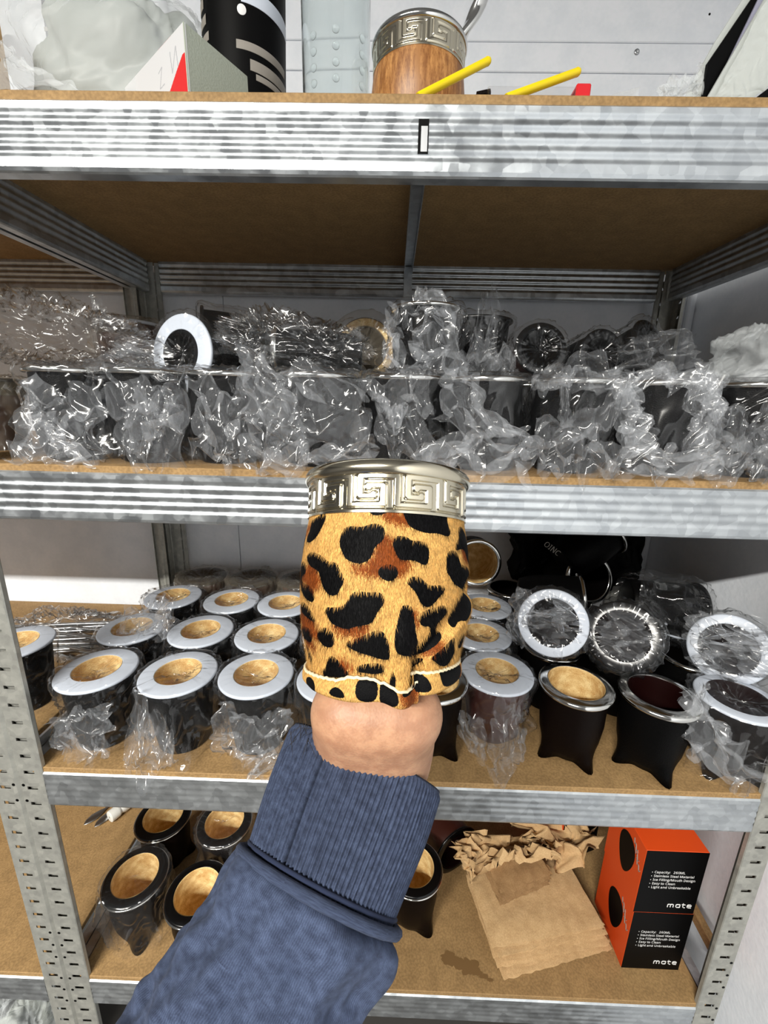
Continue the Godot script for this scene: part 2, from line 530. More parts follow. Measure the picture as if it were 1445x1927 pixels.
func cup(called: String, label: String, at: Vector3, basis: Basis, kind: String, look: String, inner: String, group := "", wrapped := 0, amp := 0.0036, loose := 0.006, leather := "black_leather", points := 0, turn := 0.0, film := "film", category := "cup") -> Node3D:
	var t := thing(called, label, category, at, basis, group)
	cup_parts(t, kind, look, inner, leather, points, turn)
	if wrapped:
		var mb := MB.new()
		film_shell(mb, wrap_prof(kind, look), wrapped, amp, loose)
		part("plastic_wrap", mb, M[film], t, "clear crinkled plastic film")
	return t

func facing(dir: Vector3, roll := 0.0) -> Basis:
	# a basis whose y axis (the cup's axis, opening first) points along dir
	var y := dir.normalized()
	var x := Vector3.UP.cross(y)
	if x.length() < 0.01: x = Vector3.RIGHT
	x = x.normalized()
	return Basis(x, y, x.cross(y)).rotated(y, roll)

func more_film(t: Node3D, sheets: Array, film := "loose") -> void:
	# loose ends of a cup's wrapping; corners are given in world space
	var inv := t.transform.affine_inverse()
	var mb := MB.new()
	for s in sheets:
		var a := []
		var b := []
		for q in s[0]: a.append(inv * q)
		for q in s[1]: b.append(inv * q)
		film_sheet(mb, a, b, s[2], s[3] if s.size() > 3 else 0.006, inv.basis * s[4] if s.size() > 4 else Vector3.ZERO)
	part("loose_film", mb, M[film], t, "loose folds of clear plastic film")

# ---------------------------------------------------------------- greek key band
func key_height(u: float, v: float) -> float:
	# u in key units, v 0 bottom .. 1 top of the pattern; 1 on the raised strokes
	var best := 1e9
	var f := fposmod(u, 1.0)
	for sh in [0.0, -1.0, 1.0]:
		var q := Vector2((f + sh) * 1.36, 1.0 - v)
		for k in KEY.size() - 1:
			var a: Vector2 = KEY[k]
			var b: Vector2 = KEY[k + 1]
			if a.x < -5 or b.x < -5: continue
			var d := q.distance_to(Geometry2D.get_closest_point_to_segment(q, a, b))
			best = minf(best, d)
	return 1.0 - smoothstep(0.082, 0.118, best)
const KEY := [Vector2(0, 0), Vector2(0, 1), Vector2(.97, 1), Vector2(.97, .33), Vector2(.55, .33), Vector2(.55, .42), Vector2(-9, 0), Vector2(1.36, 0), Vector2(.31, 0), Vector2(.31, .7), Vector2(.70, .7), Vector2(.70, .62)]

func key_band(r0: float, r1: float, y0: float, y1: float, keys: int, bump: float, m: Material) -> Mesh:
	var nu := keys * 60
	var nv := 54
	var p := PackedVector3Array(); p.resize(nu * nv)
	var cell := {}
	for j in nv:
		var v := float(j) / (nv - 1)
		var y := lerpf(y0, y1, v)
		for i in nu:
			var a := TAU * i / nu
			var k := (i % 60) * 100 + j
			if not cell.has(k):
				var h := 0.0
				var vv := (v - 0.20) / 0.72
				if vv > -0.08 and vv < 1.1:
					h = key_height((i % 60) / 60.0, clampf(vv, -0.06, 1.06))
				if v < 0.11: h = maxf(h, smoothstep(0.11, 0.08, v) * 0.9)
				if v > 0.955: h = maxf(h, 0.6)
				if h < 0.3 and v > 0.1: h += 0.12 * absf(sin((i % 60) * 1.9 + j * 1.6))
				cell[k] = h
			var r: float = lerpf(r0, r1, v) + bump * cell[k]
			p[j * nu + i] = Vector3(r * sin(a + PI / keys * 0.45), y, r * cos(a + PI / keys * 0.45))
	var mb := MB.new()
	mb.grid(p, nu, nv, true)
	# closing edges
	mb.lathe([V2(r0 - 0.0015, y0 + 0.0008), V2(r0 - 0.0015, y0 - 0.0002), V2(r0 + bump * 0.9, y0)], 96)
	return mb.mesh(m)

# ---------------------------------------------------------------- room and shelving
const Y := [1.6688, 1.35, 0.9618, 0.578]     # tops of the four front beams
const BH := 0.0533
const DEPTH := 0.413

func make_room() -> void:
	var back := Node3D.new(); back.name = "wall_back"; add_child(back); back.set_meta("kind", "structure")
	var bk := MB.new(); bk.box(Vector3(-.8, 1.3, -.525), Vector3(3.8, 2.7, .13)); part("backing", bk, M.wall, back)
	# cladding panels with open joints
	for r in [[-2.6, .0985, 0.0, 2.62], [.0998, .99, 0.0, 1.9725], [.0998, .99, 1.9735, 2.0138], [.0998, .99, 2.0146, 2.62]]:
		var p := MB.new()
		p.box(Vector3((r[0] + r[1]) / 2, (r[2] + r[3]) / 2, -.455), Vector3(r[1] - r[0], r[3] - r[2], .01), .0012)
		part("panel", p, M.wall, back)
	for s in [[.8212, 2.0016], [.604, 2.073], [.665, 1.94], [.93, 2.052]]:
		var c := MB.new()
		c.lathe([V2(.0, .0), V2(.0045, 0), V2(.004, .0015), V2(.0018, .002), V2(.0012, .0008), V2(0, .0008)], 16, Transform3D(Basis(Vector3.RIGHT, PI / 2), Vector3(s[0], s[1], -.45)) if s[0] == .8212 else Transform3D(Basis(Vector3.RIGHT, PI / 2).scaled(Vector3.ONE * .4), Vector3(s[0], s[1], -.4502)))
		part("screw", c, M.steel if s[0] == .8212 else M.black, back)
	var b := MB.new(); b.box(Vector3(1.04, 1.3, 1.3), Vector3(.1, 2.7, 3.7)); struct("wall_right", b, M.wall)
	b = MB.new(); b.box(Vector3(-2.65, 1.3, 1.3), Vector3(.1, 2.7, 3.7)); struct("wall_left", b, M.far_wall)
	b = MB.new(); b.box(Vector3(-.8, 1.3, 3.1), Vector3(3.8, 2.7, .1)); struct("wall_front", b, M.far_wall)
	b = MB.new(); b.box(Vector3(-.8, -.05, 1.3), Vector3(3.8, .1, 3.7)); struct("floor", b, M.floor)
	b = MB.new(); b.box(Vector3(-.8, 2.65, 1.3), Vector3(3.8, .1, 3.7)); struct("ceiling", b, M.ceiling)
	b = MB.new(); b.box(Vector3(.984, 1.3, -.444), Vector3(.012, 2.6, .012), .002); struct("trim_1", b, M.wall)

func beam_profile(wave: float) -> PackedVector2Array:
	# x outwards, y up from the beam's lower edge; rolled sheet with four grooves
	var o := PackedVector2Array()
	var i := PackedVector2Array()
	o.append(V2(-.016, BH)); o.append(V2(-.002, BH)); o.append(V2(0, BH - .0018))
	for k in 65:
		var t := k / 64.0
		var y := lerpf(BH - .006, .0105, t)
		o.append(V2(-wave + wave * cos(t * TAU * 4.0), y))
	o.append(V2(0, .004)); o.append(V2(-.0012, .0012)); o.append(V2(-.003, 0)); o.append(V2(-.014, 0))
	for k in range(o.size() - 1, -1, -1):
		var q: Vector2 = o[k]
		if k == o.size() - 1: i.append(V2(q.x, .0012))
		elif k == 0: i.append(V2(q.x, BH - .0012))
		else: i.append(V2(minf(q.x - .0010, -.0012), clampf(q.y, .0013, BH - .0013)))
	o.append_array(i)
	return o

func beam(parent: Node3D, called: String, from: Vector3, run: Vector3, out: Vector3, wave := .0008) -> MeshInstance3D:
	var mb := MB.new()
	mb.extrude(beam_profile(wave), from - Vector3(0, BH, 0), out, Vector3.UP, run)
	return part(called, mb, M.galv, parent)

func upright_mesh(mirror: float, facing_z: float, h: float) -> Mesh:
	# an L of punched sheet: a face with a row of tongues, and a flange; origin at the foot of the outer front corner
	var mb := MB.new()
	var w := .035
	var pitch := .025
	var n := int(h / pitch)
	var hx0 := .011
	var hx1 := .0245
	for plane in 2:
		var P := func(x: float, y: float, d: float) -> Vector3:
			return Vector3(x * mirror, y, -d * facing_z) if plane == 0 else Vector3(d * mirror, y, -x * facing_z)
		var Q := func(a: Vector3, b: Vector3, c: Vector3, d: Vector3) -> void:
			var nn := (b - a).cross(c - a)
			var want := Vector3(0, 0, facing_z) if plane == 0 else Vector3(-mirror, 0, 0)
			if nn.dot(want) < 0: mb.flat(d, c, b, a)
			else: mb.flat(a, b, c, d)
		for k in n:
			var y0 := k * pitch
			var y1 := y0 + pitch
			var s0 := y0 + .010
			var s1 := y0 + .0145
			var r := .003
			Q.call(P.call(r, y0, 0), P.call(hx0, y0, 0), P.call(hx0, y1, 0), P.call(r, y1, 0))
			Q.call(P.call(hx1, y0, 0), P.call(w - .001, y0, 0), P.call(w - .001, y1, 0), P.call(hx1, y1, 0))
			Q.call(P.call(hx0, y0, 0), P.call(hx1, y0, 0), P.call(hx1, s0, 0), P.call(hx0, s0, 0))
			Q.call(P.call(hx0, s1, 0), P.call(hx1, s1, 0), P.call(hx1, y1, 0), P.call(hx0, y1, 0))
			# the tongue, bent in at its top
			Q.call(P.call(hx0 + .001, s0, .0035), P.call(hx1 - .001, s0, .0035), P.call(hx1 - .001, s1, .0006), P.call(hx0 + .001, s1, .0006))
		Q.call(P.call(w - .001, 0, 0), P.call(w, 0, .001), P.call(w, h, .001), P.call(w - .001, h, 0))
		Q.call(P.call(w, 0, .001), P.call(w, 0, .006), P.call(w, h, .006), P.call(w, h, .001))
		if plane == 0:
			Q.call(P.call(0, 0, .003), P.call(.003, 0, 0), P.call(.003, h, 0), P.call(0, h, .003))
		# inner skin
		var a: Vector3 = P.call(.002, 0, .0012); var b: Vector3 = P.call(w, 0, .0012)
		var up := Vector3(0, h, 0)
		var gap := .0115
		for e in [[.0025, hx0, .0012], [hx1, w, .0012], [hx0, hx1, .0045]]:
			a = P.call(e[0], 0, e[2]); b = P.call(e[1], 0, e[2])
			mb.flat(a, b, b + up, a + up)
	return mb.mesh(M.upright)

func shelving_unit(x0: float, label: String) -> void:
	var t := thing("shelving_unit", label, "shelf", Vector3(x0, 0, 0), Basis(), "galvanised shelving bays side by side")
	var W := .90
	var H := 1.6655
	for c in [[-.035, 1.0, 1.0, 0.0], [W + .035, -1.0, 1.0, 0.0], [-.035, 1.0, -1.0, -DEPTH - .005], [W + .035, -1.0, -1.0, -DEPTH - .005]]:
		var o := put("upright", upright_mesh(c[1], c[2], H), t)
		o.position = Vector3(c[0], 0, c[3])
		if c[2] > 0:
			var mb := MB.new()
			for y in [.535, .56, .63, .655, .68, .585, .92, .945]:
				mb.lathe([V2(.0021, 0), V2(.0021, .00025), V2(0, .00025)], 12, Transform3D(Basis(Vector3.RIGHT, PI / 2), Vector3(.0065 * c[1], y - .0035, 0.0)))
			var s := part("screw_holes", mb, M.black, o); s.set_meta("kind", "stuff")
	for y in Y:
		beam(t, "front_beam", Vector3(0, y, 0), Vector3(W, 0, 0), Vector3.BACK, .00055 if y > 1.2 else .00022)
		beam(t, "rear_beam", Vector3(0, y, -DEPTH), Vector3(W, 0, 0), Vector3.BACK)
		beam(t, "side_beam", Vector3(-.018, y, -DEPTH + .005), Vector3(0, 0, DEPTH - .012), Vector3.RIGHT)
		beam(t, "side_beam", Vector3(W + .018, y, -DEPTH + .005), Vector3(0, 0, DEPTH - .012), Vector3.LEFT)
		var b := MB.new()
		b.box(Vector3(W / 2, y + .0025, -.002 - (DEPTH + .024) / 2), Vector3(W + .068 if y == Y[0] else W + .03, .009, DEPTH + .024), .0008)
		part("shelf_board", b, M.board, t)
		var br := MB.new()
		br.extrude(PackedVector2Array([V2(-.0075, 0), V2(-.0075, -.014), V2(-.0063, -.014), V2(-.0063, -.0012), V2(.0063, -.0012), V2(.0063, -.014), V2(.0075, -.014), V2(.0075, 0)]), Vector3(.453, y - .0025, -.004), Vector3.RIGHT, Vector3.UP, Vector3(0, 0, -DEPTH + .008))
		br.box(Vector3(.453, y - .03, -DEPTH + .0035), Vector3(.015, .05, .0015))
		var cb := part("centre_brace", br, M.galv, t)
		if y == Y[0]:
			var sl := MB.new(); sl.box(Vector3(.4525, y - .0242, .00005), Vector3(.0088, .0245, .0006))
			part("slot", sl, M.black, cb)
			var tb := MB.new(); tb.box(Vector3(.4532, y - .0262, .0003), Vector3(.0058, .0185, .001), .0002)
			part("tab", tb, M.steel, cb)

# ---------------------------------------------------------------- printing helpers
func fill_poly(d: PackedByteArray, w: int, h: int, pts: Array, c: Array) -> void:
	var y0 := h; var y1 := 0
	for q in pts:
		y0 = mini(y0, int(floor(q.y))); y1 = maxi(y1, int(ceil(q.y)))
	for y in range(maxi(y0, 0), mini(y1, h - 1) + 1):
		var xs := []
		for i in pts.size():
			var a: Vector2 = pts[i]
			var b: Vector2 = pts[(i + 1) % pts.size()]
			if (a.y <= y + 0.5) != (b.y <= y + 0.5):
				xs.append(a.x + (y + 0.5 - a.y) / (b.y - a.y) * (b.x - a.x))
		xs.sort()
		for k in range(0, xs.size() - 1, 2):
			for x in range(maxi(int(ceil(xs[k] - 0.5)), 0), mini(int(floor(xs[k + 1] - 0.5)), w - 1) + 1):
				for m in c.size(): d[(y * w + x) * c.size() + m] = c[m]

func chaikin(p: Array, times := 2) -> Array:
	for t in times:
		var o := []
		for i in p.size():
			var a: Vector2 = p[i]
			var b: Vector2 = p[(i + 1) % p.size()]
			o.append(a.lerp(b, 0.25)); o.append(a.lerp(b, 0.75))
		p = o
	return p

func points(flat: Array) -> Array:
	var o := []
	for i in range(0, flat.size(), 2): o.append(V2(flat[i], flat[i + 1]))
	return o

func lettering(words: String, height: float, m: Material, parent: Node3D, at: Transform3D, font := "Droid Sans", bold := 400) -> void:
	var t := TextMesh.new()
	var f := SystemFont.new(); f.font_names = [font]; f.font_weight = bold
	t.font = f; t.text = words; t.font_size = 32; t.pixel_size = height / 24.0; t.depth = height * 0.03; t.curve_step = 2.0
	t.horizontal_alignment = HORIZONTAL_ALIGNMENT_LEFT
	t.material = m
	var o := put("lettering", t, parent)
	o.transform = at

# ---------------------------------------------------------------- the held cup
const SPOTS := [
	[430,640,445,605,500,592,560,600,620,570,680,570,708,605,712,660,690,700,660,725,640,760,635,800,610,840,560,862,510,855,465,830,445,790,422,750,420,690],
	[770,665,800,652,850,660,880,690,930,688,975,700,992,750,990,820,975,862,945,858,910,835,870,825,820,830,790,805,775,760,757,715],
	[680,890,715,858,760,858,795,885,798,930,770,965,735,978,695,955,672,920],
	[810,440,1150,440,1140,540,1140,560,1158,620,1145,658,1120,660,1060,635,980,634,920,614,870,588,845,540],
	[575,440,740,440,735,478,700,495,650,512,605,497],
	[160,580,200,555,250,520,292,515,287,570,265,640,240,700,200,740,160,752,143,730,150,690,165,640],
	[172,845,200,813,260,813,310,833,350,865,400,862,427,885,437,920,467,960,462,1010,442,1050,427,1090,390,1104,350,1087,320,1040,300,975,290,945,250,930,210,915,180,880],
	[108,930,130,898,165,902,182,940,177,985,145,1000,135,1030,160,1060,210,1055,245,1078,267,1120,257,1167,230,1177,190,1165,150,1140,118,1090,100,1050,103,980],
	[855,960,890,938,930,943,965,985,1000,1010,1050,1006,1095,1018,1098,1050,1062,1090,1030,1130,990,1162,950,1142,925,1090,900,1040,870,1010,852,985],
	[345,1188,400,1183,460,1170,490,1130,510,1078,550,1050,620,1058,680,1048,712,1073,720,1110,707,1150,682,1180,662,1230,642,1270,590,1287,530,1302,500,1322,440,1312,390,1292,362,1250],
	[122,1230,145,1198,190,1198,222,1225,252,1260,272,1307,240,1314,190,1297,150,1290,120,1265],
	[105,1400,150,1378,200,1368,237,1395,242,1430,202,1482,160,1472,130,1482,115,1450],
	[280,1395,300,1350,345,1328,390,1340,416,1375,416,1425,390,1462,345,1470,300,1445],
	[478,1415,530,1388,600,1353,660,1316,707,1314,737,1350,757,1420,763,1480,757,1517,700,1514,640,1492,580,1480,510,1452],
	[818,1150,850,1132,887,1150,897,1200,907,1260,917,1330,932,1380,937,1450,925,1510,905,1500,880,1485,840,1475,798,1462,782,1390,788,1300,803,1230],
	[362,1530,400,1522,440,1560,472,1600,502,1640,470,1668,400,1667,340,1682,298,1692,292,1650,318,1610,343,1570],
	[537,1590,570,1563,640,1543,700,1543,732,1560,732,1590,717,1612,660,1622,600,1617,553,1612],
	[1128,770,1165,763,1202,790,1212,850,1242,890,1282,900,1317,950,1322,1000,1312,1050,1287,1074,1240,1062,1190,1032,1150,992,1128,950,1103,910,1108,850,1113,800],
	[1225,595,1275,595,1320,700,1330,900,1300,880,1270,780,1240,760,1180,772,1188,720,1220,680],
	[938,1200,970,1178,1030,1163,1080,1148,1122,1168,1134,1210,1112,1252,1072,1272,1062,1310,1112,1340,1112,1380,1072,1432,1010,1484,950,1524,933,1490,938,1420,990,1380,1020,1320,1010,1293,960,1288,936,1260],
	[1223,1140,1260,1098,1314,1098,1320,1180,1282,1272,1250,1297,1215,1280,1178,1332,1163,1300,1188,1220],
	[1165,1378,1182,1420,1202,1460,1232,1500,1217,1562,1180,1607,1130,1592,1070,1547,1028,1520,1100,1450],
	[1228,1390,1260,1378,1300,1378,1300,1512,1260,1502,1228,1450],
	[945,1610,958,1540,1012,1518,1000,1560,965,1610],
	[768,1660,778,1575,802,1620,812,1705,772,1695],
	[95,690,128,700,117,800,95,860],[150,1490,205,1600,170,1625,140,1560]]
const TAWNY := [
	[690,640,770,660,800,800,900,850,835,935,740,965,640,945,540,935,470,865,600,875,640,800],
	[170,900,290,935,315,1060,270,1090,205,1055,135,1045,145,990],
	[370,1295,520,1310,645,1270,615,1350,500,1375,415,1345],
	[100,1265,250,1300,312,1350,292,1460,250,1420,115,1390],[125,1475,240,1440,283,1490,200,1545],
	[690,470,835,470,885,605,780,572,690,535],[880,1135,932,1180,938,1355,905,1255],[415,1505,545,1560,505,1625,440,1575],
	[1225,735,1275,755,1322,905,1250,865],[115,620,172,585,152,680,115,725],[985,1500,1110,1390,1120,1430,1020,1520]]
const HEM_SPOTS := [[165,1745,205,1715,255,1735,265,1790,230,1830,185,1810],[370,1790,390,1740,430,1720,475,1745,490,1795],[550,1800,555,1640,695,1640,690,1805],[702,1800,706,1640,770,1640,800,1700,830,1790,800,1830,740,1820],[845,1770,850,1700,960,1700,930,1740],[945,1620,1000,1625,1045,1680,1060,1755,945,1760],[1110,1600,1300,1600,1300,1745,1150,1745,1120,1690]]
const HEM_TAWNY := [[830,1690,985,1690,985,1860,870,1860,830,1800],[1270,1600,1310,1600,1310,1760,1270,1760]]

func fur_uv(x: float, y: float) -> Vector2:
	var th := asin(clampf((x - 711.0) / 618.0, -0.999, 0.999))
	var sag := 120.0 * clampf((1760.0 - y) / 1290.0, 0, 1)
	return Vector2(th / PI + 0.5, (y - sag * (1.0 - cos(th)) - 470.0) / 1290.0)

func fur_image(w: int, h: int, spots: Array, tawny: Array, v0: float, v1: float, sd: int) -> Image:
	var m := PackedByteArray(); m.resize(w * h)
	for kind in 2:
		for s in [tawny, spots][kind]:
			var p := []
			for q in chaikin(points(s), 2):
				var t := fur_uv(q.x, q.y)
				p.append(V2(t.x * w, (t.y - v0) / (v1 - v0) * h))
			fill_poly(m, w, h, p, [[1], [2]][kind])
	# soften the tawny patches
	var n := FastNoiseLite.new(); n.seed = sd; n.frequency = 1.0
	var out := PackedByteArray(); out.resize(w * h * 3)
	var cols := [Color(.775, .60, .345), Color(.47, .235, .095), Color(.030, .028, .032)]
	for y in h:
		for x in w:
			# hairs lie downwards and ragged the edges of the spots
			var hair := n.get_noise_2d(x * 0.42 + y * 0.03, y * 0.055)
			var jx := clampi(x + int(n.get_noise_2d(x * 0.5, y * 0.11 + 300) * 2.2), 0, w - 1)
			var jy := clampi(y + int(hair * 3.4), 0, h - 1)
			var k: int = m[jy * w + jx]
			if k < 2:
				# blur between tan and tawny
				var sx := clampi(x + int(n.get_noise_2d(x * 0.9, y * 0.9) * 34.0), 0, w - 1)
				var sy := clampi(y + int(n.get_noise_2d(x * 0.9 + 50, y * 0.9) * 48.0), 0, h - 1)
				k = mini(m[sy * w + sx], 1) if m[sy * w + sx] < 2 else k
			var c: Color = cols[k]
			var l := 1.0 + 0.48 * hair + 0.12 * n.get_noise_2d(x * 0.02, y * 0.02)
			if k == 2: l = 1.0 + maxf(0.0, n.get_noise_2d(x * 0.5 + y * 0.03 + 70, y * 0.06)) * 2.2
			var i := (y * w + x) * 3
			out[i] = int(clampf(c.r * l, 0, 1) * 255); out[i + 1] = int(clampf(c.g * l, 0, 1) * 255); out[i + 2] = int(clampf(c.b * l, 0, 1) * 255)
	return Image.create_from_data(w, h, false, Image.FORMAT_RGB8, out)

func fur_dent(x: float, y: float) -> float:
	# folds of the hide near its foot, in the units of fur_uv
	var d := 0.0
	var k := smoothstep(1120.0, 1420.0, y)
	d += .0040 * k * exp(-pow((x - 840.0) / 75.0, 2.0))
	d -= .0075 * smoothstep(1380.0, 1620.0, y) * exp(-pow((x - 968.0) / 55.0, 2.0))
	var q := V2(x, y)
	var s := q.distance_to(Geometry2D.get_closest_point_to_segment(q, V2(950, 1520), V2(1330, 1060)))
	d -= .0042 * exp(-pow(s / 50.0, 2.0))
	var s2 := q.distance_to(Geometry2D.get_closest_point_to_segment(q, V2(1010, 1530), V2(1360, 1190)))
	d += .0024 * exp(-pow(s2 / 60.0, 2.0))
	d += .0016 * exp(-pow((x - 420.0) / 150.0, 2.0)) * smoothstep(1000.0, 1500.0, y)
	return d

func fur_radius(h: float) -> float:
	var pts := [[0.0, .0412], [.012, .0434], [.03, .0474], [.045, .0490], [.06, .0494], [.075, .0484], [.0915, .0462]]
	for k in pts.size() - 1:
		if h <= pts[k + 1][0]:
			return lerpf(pts[k][1], pts[k + 1][1], smoothstep(0, 1, (h - pts[k][0]) / (pts[k + 1][0] - pts[k][0])) * .4 + .6 * (h - pts[k][0]) / (pts[k + 1][0] - pts[k][0]))
	return .0462

func interp(l: Array, x: float) -> float:
	if x <= l[0][0]: return l[0][1]
	for k in l.size() - 1:
		if x <= l[k + 1][0]: return lerpf(l[k][1], l[k + 1][1], smoothstep(0, 1, (x - l[k][0]) / (l[k + 1][0] - l[k][0])))
	return l[-1][1]

var CUP_AT := Transform3D(Basis(Vector3(1, 0, 0), Vector3(0, .9272, -.3746), Vector3(0, .3746, .9272)), Vector3(.4312, 1.2715, .2105))

func hem(t: Node3D, th0: float, th1: float, lift: float, top: Array, bottom: Array, m: Material, edge_part := true) -> void:
	var nu := 90
	var mb := MB.new()
	var p := PackedVector3Array(); var uvs := PackedVector2Array()
	var edge := []
	var prof := [[-.0015, 1.0, 0.0], [.0012, 1.0, 0.0], [.0020, .8, .2], [.0022, .5, .5], [.0020, .2, .85], [.0008, .02, 1.0], [-.0016, 0.0, 1.0], [-.004, .05, 1.0]]
	for j in prof.size():
		for i in nu:
			var th := lerpf(th0, th1, float(i) / (nu - 1))
			var x := 711.0 + 618.0 * sin(clampf(th, -PI / 2, PI / 2))
			var y_top := interp(top, x); var y_bot := interp(bottom, x)
			var h_top := .0030 + (1760.0 - y_top) / 1290.0 * .0885
			var h_bot := .0030 + (1760.0 - y_bot) / 1290.0 * .0885
			var h := lerpf(h_bot, h_top, prof[j][1])
			var r: float = fur_radius(maxf(h_top, 0.0)) + lift + prof[j][0] + fur_dent(x, 1650.0) * 0.55
			p.append(Vector3(r * sin(th), h, r * cos(th)))
			uvs.append(V2(clampf(th / PI + 0.5, 0, 1), clampf(((1760.0 - (h - .003) / .0885 * 1290.0 - 470.0) / 1290.0 - .895) / .18, 0.01, .99)))
			if j == 1: edge.append(Vector3((r - .0004) * sin(th), h + .0003 + .0003 * sin(i * 2.3), (r - .0004) * cos(th)))
	# from the top edge down: flip so that the outside faces out
	var q := PackedVector3Array(); var u2 := PackedVector2Array()
	for j in range(prof.size() - 1, -1, -1):
		for i in nu:
			q.append(p[j * nu + i]); u2.append(uvs[j * nu + i])
	mb.grid(q, nu, prof.size(), false, u2)
	var hm := part("hem", mb, m, t, "turned-up spotted hem")
	if edge_part:
		var e := MB.new(); e.tube(edge, [.0009], 6)
		part("raw_edge", e, M.raw_edge, hm)

func make_held_cup() -> void:
	var t := thing("fur_cup", "leopard-spotted fur gourd cup with a key-patterned silver band, held up in the hand", "cup", CUP_AT.origin, CUP_AT.basis)
	var fm := mat(Color.WHITE, 0.6, 0.0, 0.2)
	var fi := fur_image(900, 780, SPOTS, TAWNY, 0.0, 1.0, 12)
	fm.albedo_texture = tex(fi)
	fm.texture_repeat = false
	relief(fm, hair_relief(), 0.03)
	var hmat: StandardMaterial3D = fm.duplicate()
	hmat.albedo_texture = tex(fur_image(900, 110, HEM_SPOTS, HEM_TAWNY, .895, 1.075, 14))
	var nu := 240
	var nv := 90
	var p := PackedVector3Array(); var uvs := PackedVector2Array()
	for j in nv:
		var h := lerpf(.002, .0925, float(j) / (nv - 1))
		for i in nu:
			var th := -PI + TAU * i / (nu - 1)
			var tm := th if absf(th) <= PI / 2 else signf(th) * PI - th
			var v := (.0915 - h) / .0885
			var x := 711.0 + 618.0 * sin(tm)
			var y := 470.0 + 1290.0 * v + 120.0 * (1.0 - cos(tm)) * (1.0 - v)
			var r := fur_radius(h) + (fur_dent(x, y) if absf(th) < PI / 2 else 0.0)
			p.append(Vector3(r * sin(th), h, r * cos(th)))
			uvs.append(V2(tm / PI + 0.5, v))
	var mb := MB.new()
	mb.grid(p, nu, nv, false, uvs)
	part("fur_cover", mb, fm, t, "leopard-spotted short-haired hide")
	fur_hairs(t, fi)
	var bt := MB.new(); bt.lathe([V2(0, .004), V2(.041, .004), V2(.0415, .006)], 48); part("base", bt, M.brown_leather, t)
	hem(t, -2.7, .455, .0010, [[150, 1712], [190, 1702], [400, 1690], [520, 1652], [640, 1652], [720, 1678], [850, 1736], [930, 1728], [975, 1690]], [[150, 1800], [230, 1812], [500, 1818], [700, 1802], [850, 1846], [975, 1842]], hmat)
	hem(t, .36, 2.7, -.0004, [[945, 1630], [1100, 1628], [1300, 1622]], [[945, 1790], [1080, 1780], [1300, 1750]], hmat)
	put("band", key_band(.0461, .0463, .0905, .1105, 12, .0012, M.alpaca), t, "silver band stamped with a key pattern")
	var r := MB.new()
	r.lathe([V2(.0445, .1095), V2(.0474, .1097), V2(.0488, .1105), V2(.0496, .1122), V2(.0498, .1140), V2(.0494, .1158), V2(.0485, .1172), V2(.0470, .1180), V2(.0452, .1178), V2(.0440, .1166), V2(.0434, .115), V2(.0425, .10)], 120)
	part("rim", r, M.alpaca, t, "polished rolled silver rim")
	var inn := MB.new(); inn.lathe(bowl_shape(.0428, .112, .1), 48); part("interior", inn, M.gourd, t)

func hair_relief() -> Image:
	var n := FastNoiseLite.new(); n.seed = 2; n.frequency = 1.0
	var w := 512
	var d := PackedByteArray(); d.resize(w * w)
	for y in w:
		for x in w:
			d[y * w + x] = int(clampf(0.5 + 0.5 * n.get_noise_2d(x * 0.5 + y * 0.02, y * 0.06), 0, 1) * 255)
	return Image.create_from_data(w, w, false, Image.FORMAT_L8, d)

func fur_hairs(t: Node3D, im: Image) -> void:
	# short hairs lying close to the hide
	var blade := MB.new()
	blade.tri_out(Vector3(-.00011, 0, 0), Vector3(.00011, 0, 0), Vector3(0, -.0032, .0004), Vector3(0, 0, -1))
	var mm := MultiMesh.new()
	mm.transform_format = MultiMesh.TRANSFORM_3D
	mm.use_colors = true
	var hm := mat(Color.WHITE, 0.6, 0.0, 0.15)
	hm.vertex_color_use_as_albedo = true
	hm.cull_mode = BaseMaterial3D.CULL_DISABLED
	mm.mesh = blade.mesh(hm)
	var n := 26000
	mm.instance_count = n
	rng.seed = 77
	for k in n:
		var th := rng.randf_range(-1.75, 1.75)
		var h := rng.randf_range(.008, .091)
		var tm := th if absf(th) <= PI / 2 else signf(th) * PI - th
		var v := (.0915 - h) / .0885
		var x := 711.0 + 618.0 * sin(tm)
		var y := 470.0 + 1290.0 * v + 120.0 * (1.0 - cos(tm)) * (1.0 - v)
		var r := fur_radius(h) + (fur_dent(x, y) if absf(th) < PI / 2 else 0.0)
		var c := im.get_pixel(clampi(int((tm / PI + 0.5) * 900), 0, 899), clampi(int(v * 780), 0, 779)).srgb_to_linear()
		var b := Basis(Vector3.UP, th) * Basis(Vector3.FORWARD, rng.randf_range(-.35, .35)) * Basis(Vector3.RIGHT, rng.randf_range(-.16, .06))
		var s := rng.randf_range(.6, 1.15)
		mm.set_instance_transform(k, Transform3D(b.scaled_local(Vector3(1, s, 1)), Vector3(r * sin(th), h, r * cos(th))))
		var l := rng.randf_range(.75, 1.35)
		mm.set_instance_color(k, Color(c.r * l, c.g * l, c.b * l))
	var o := MultiMeshInstance3D.new()
	o.multimesh = mm
	o.name = "hairs"
	o.set_meta("kind", "stuff")
	t.add_child(o, true)

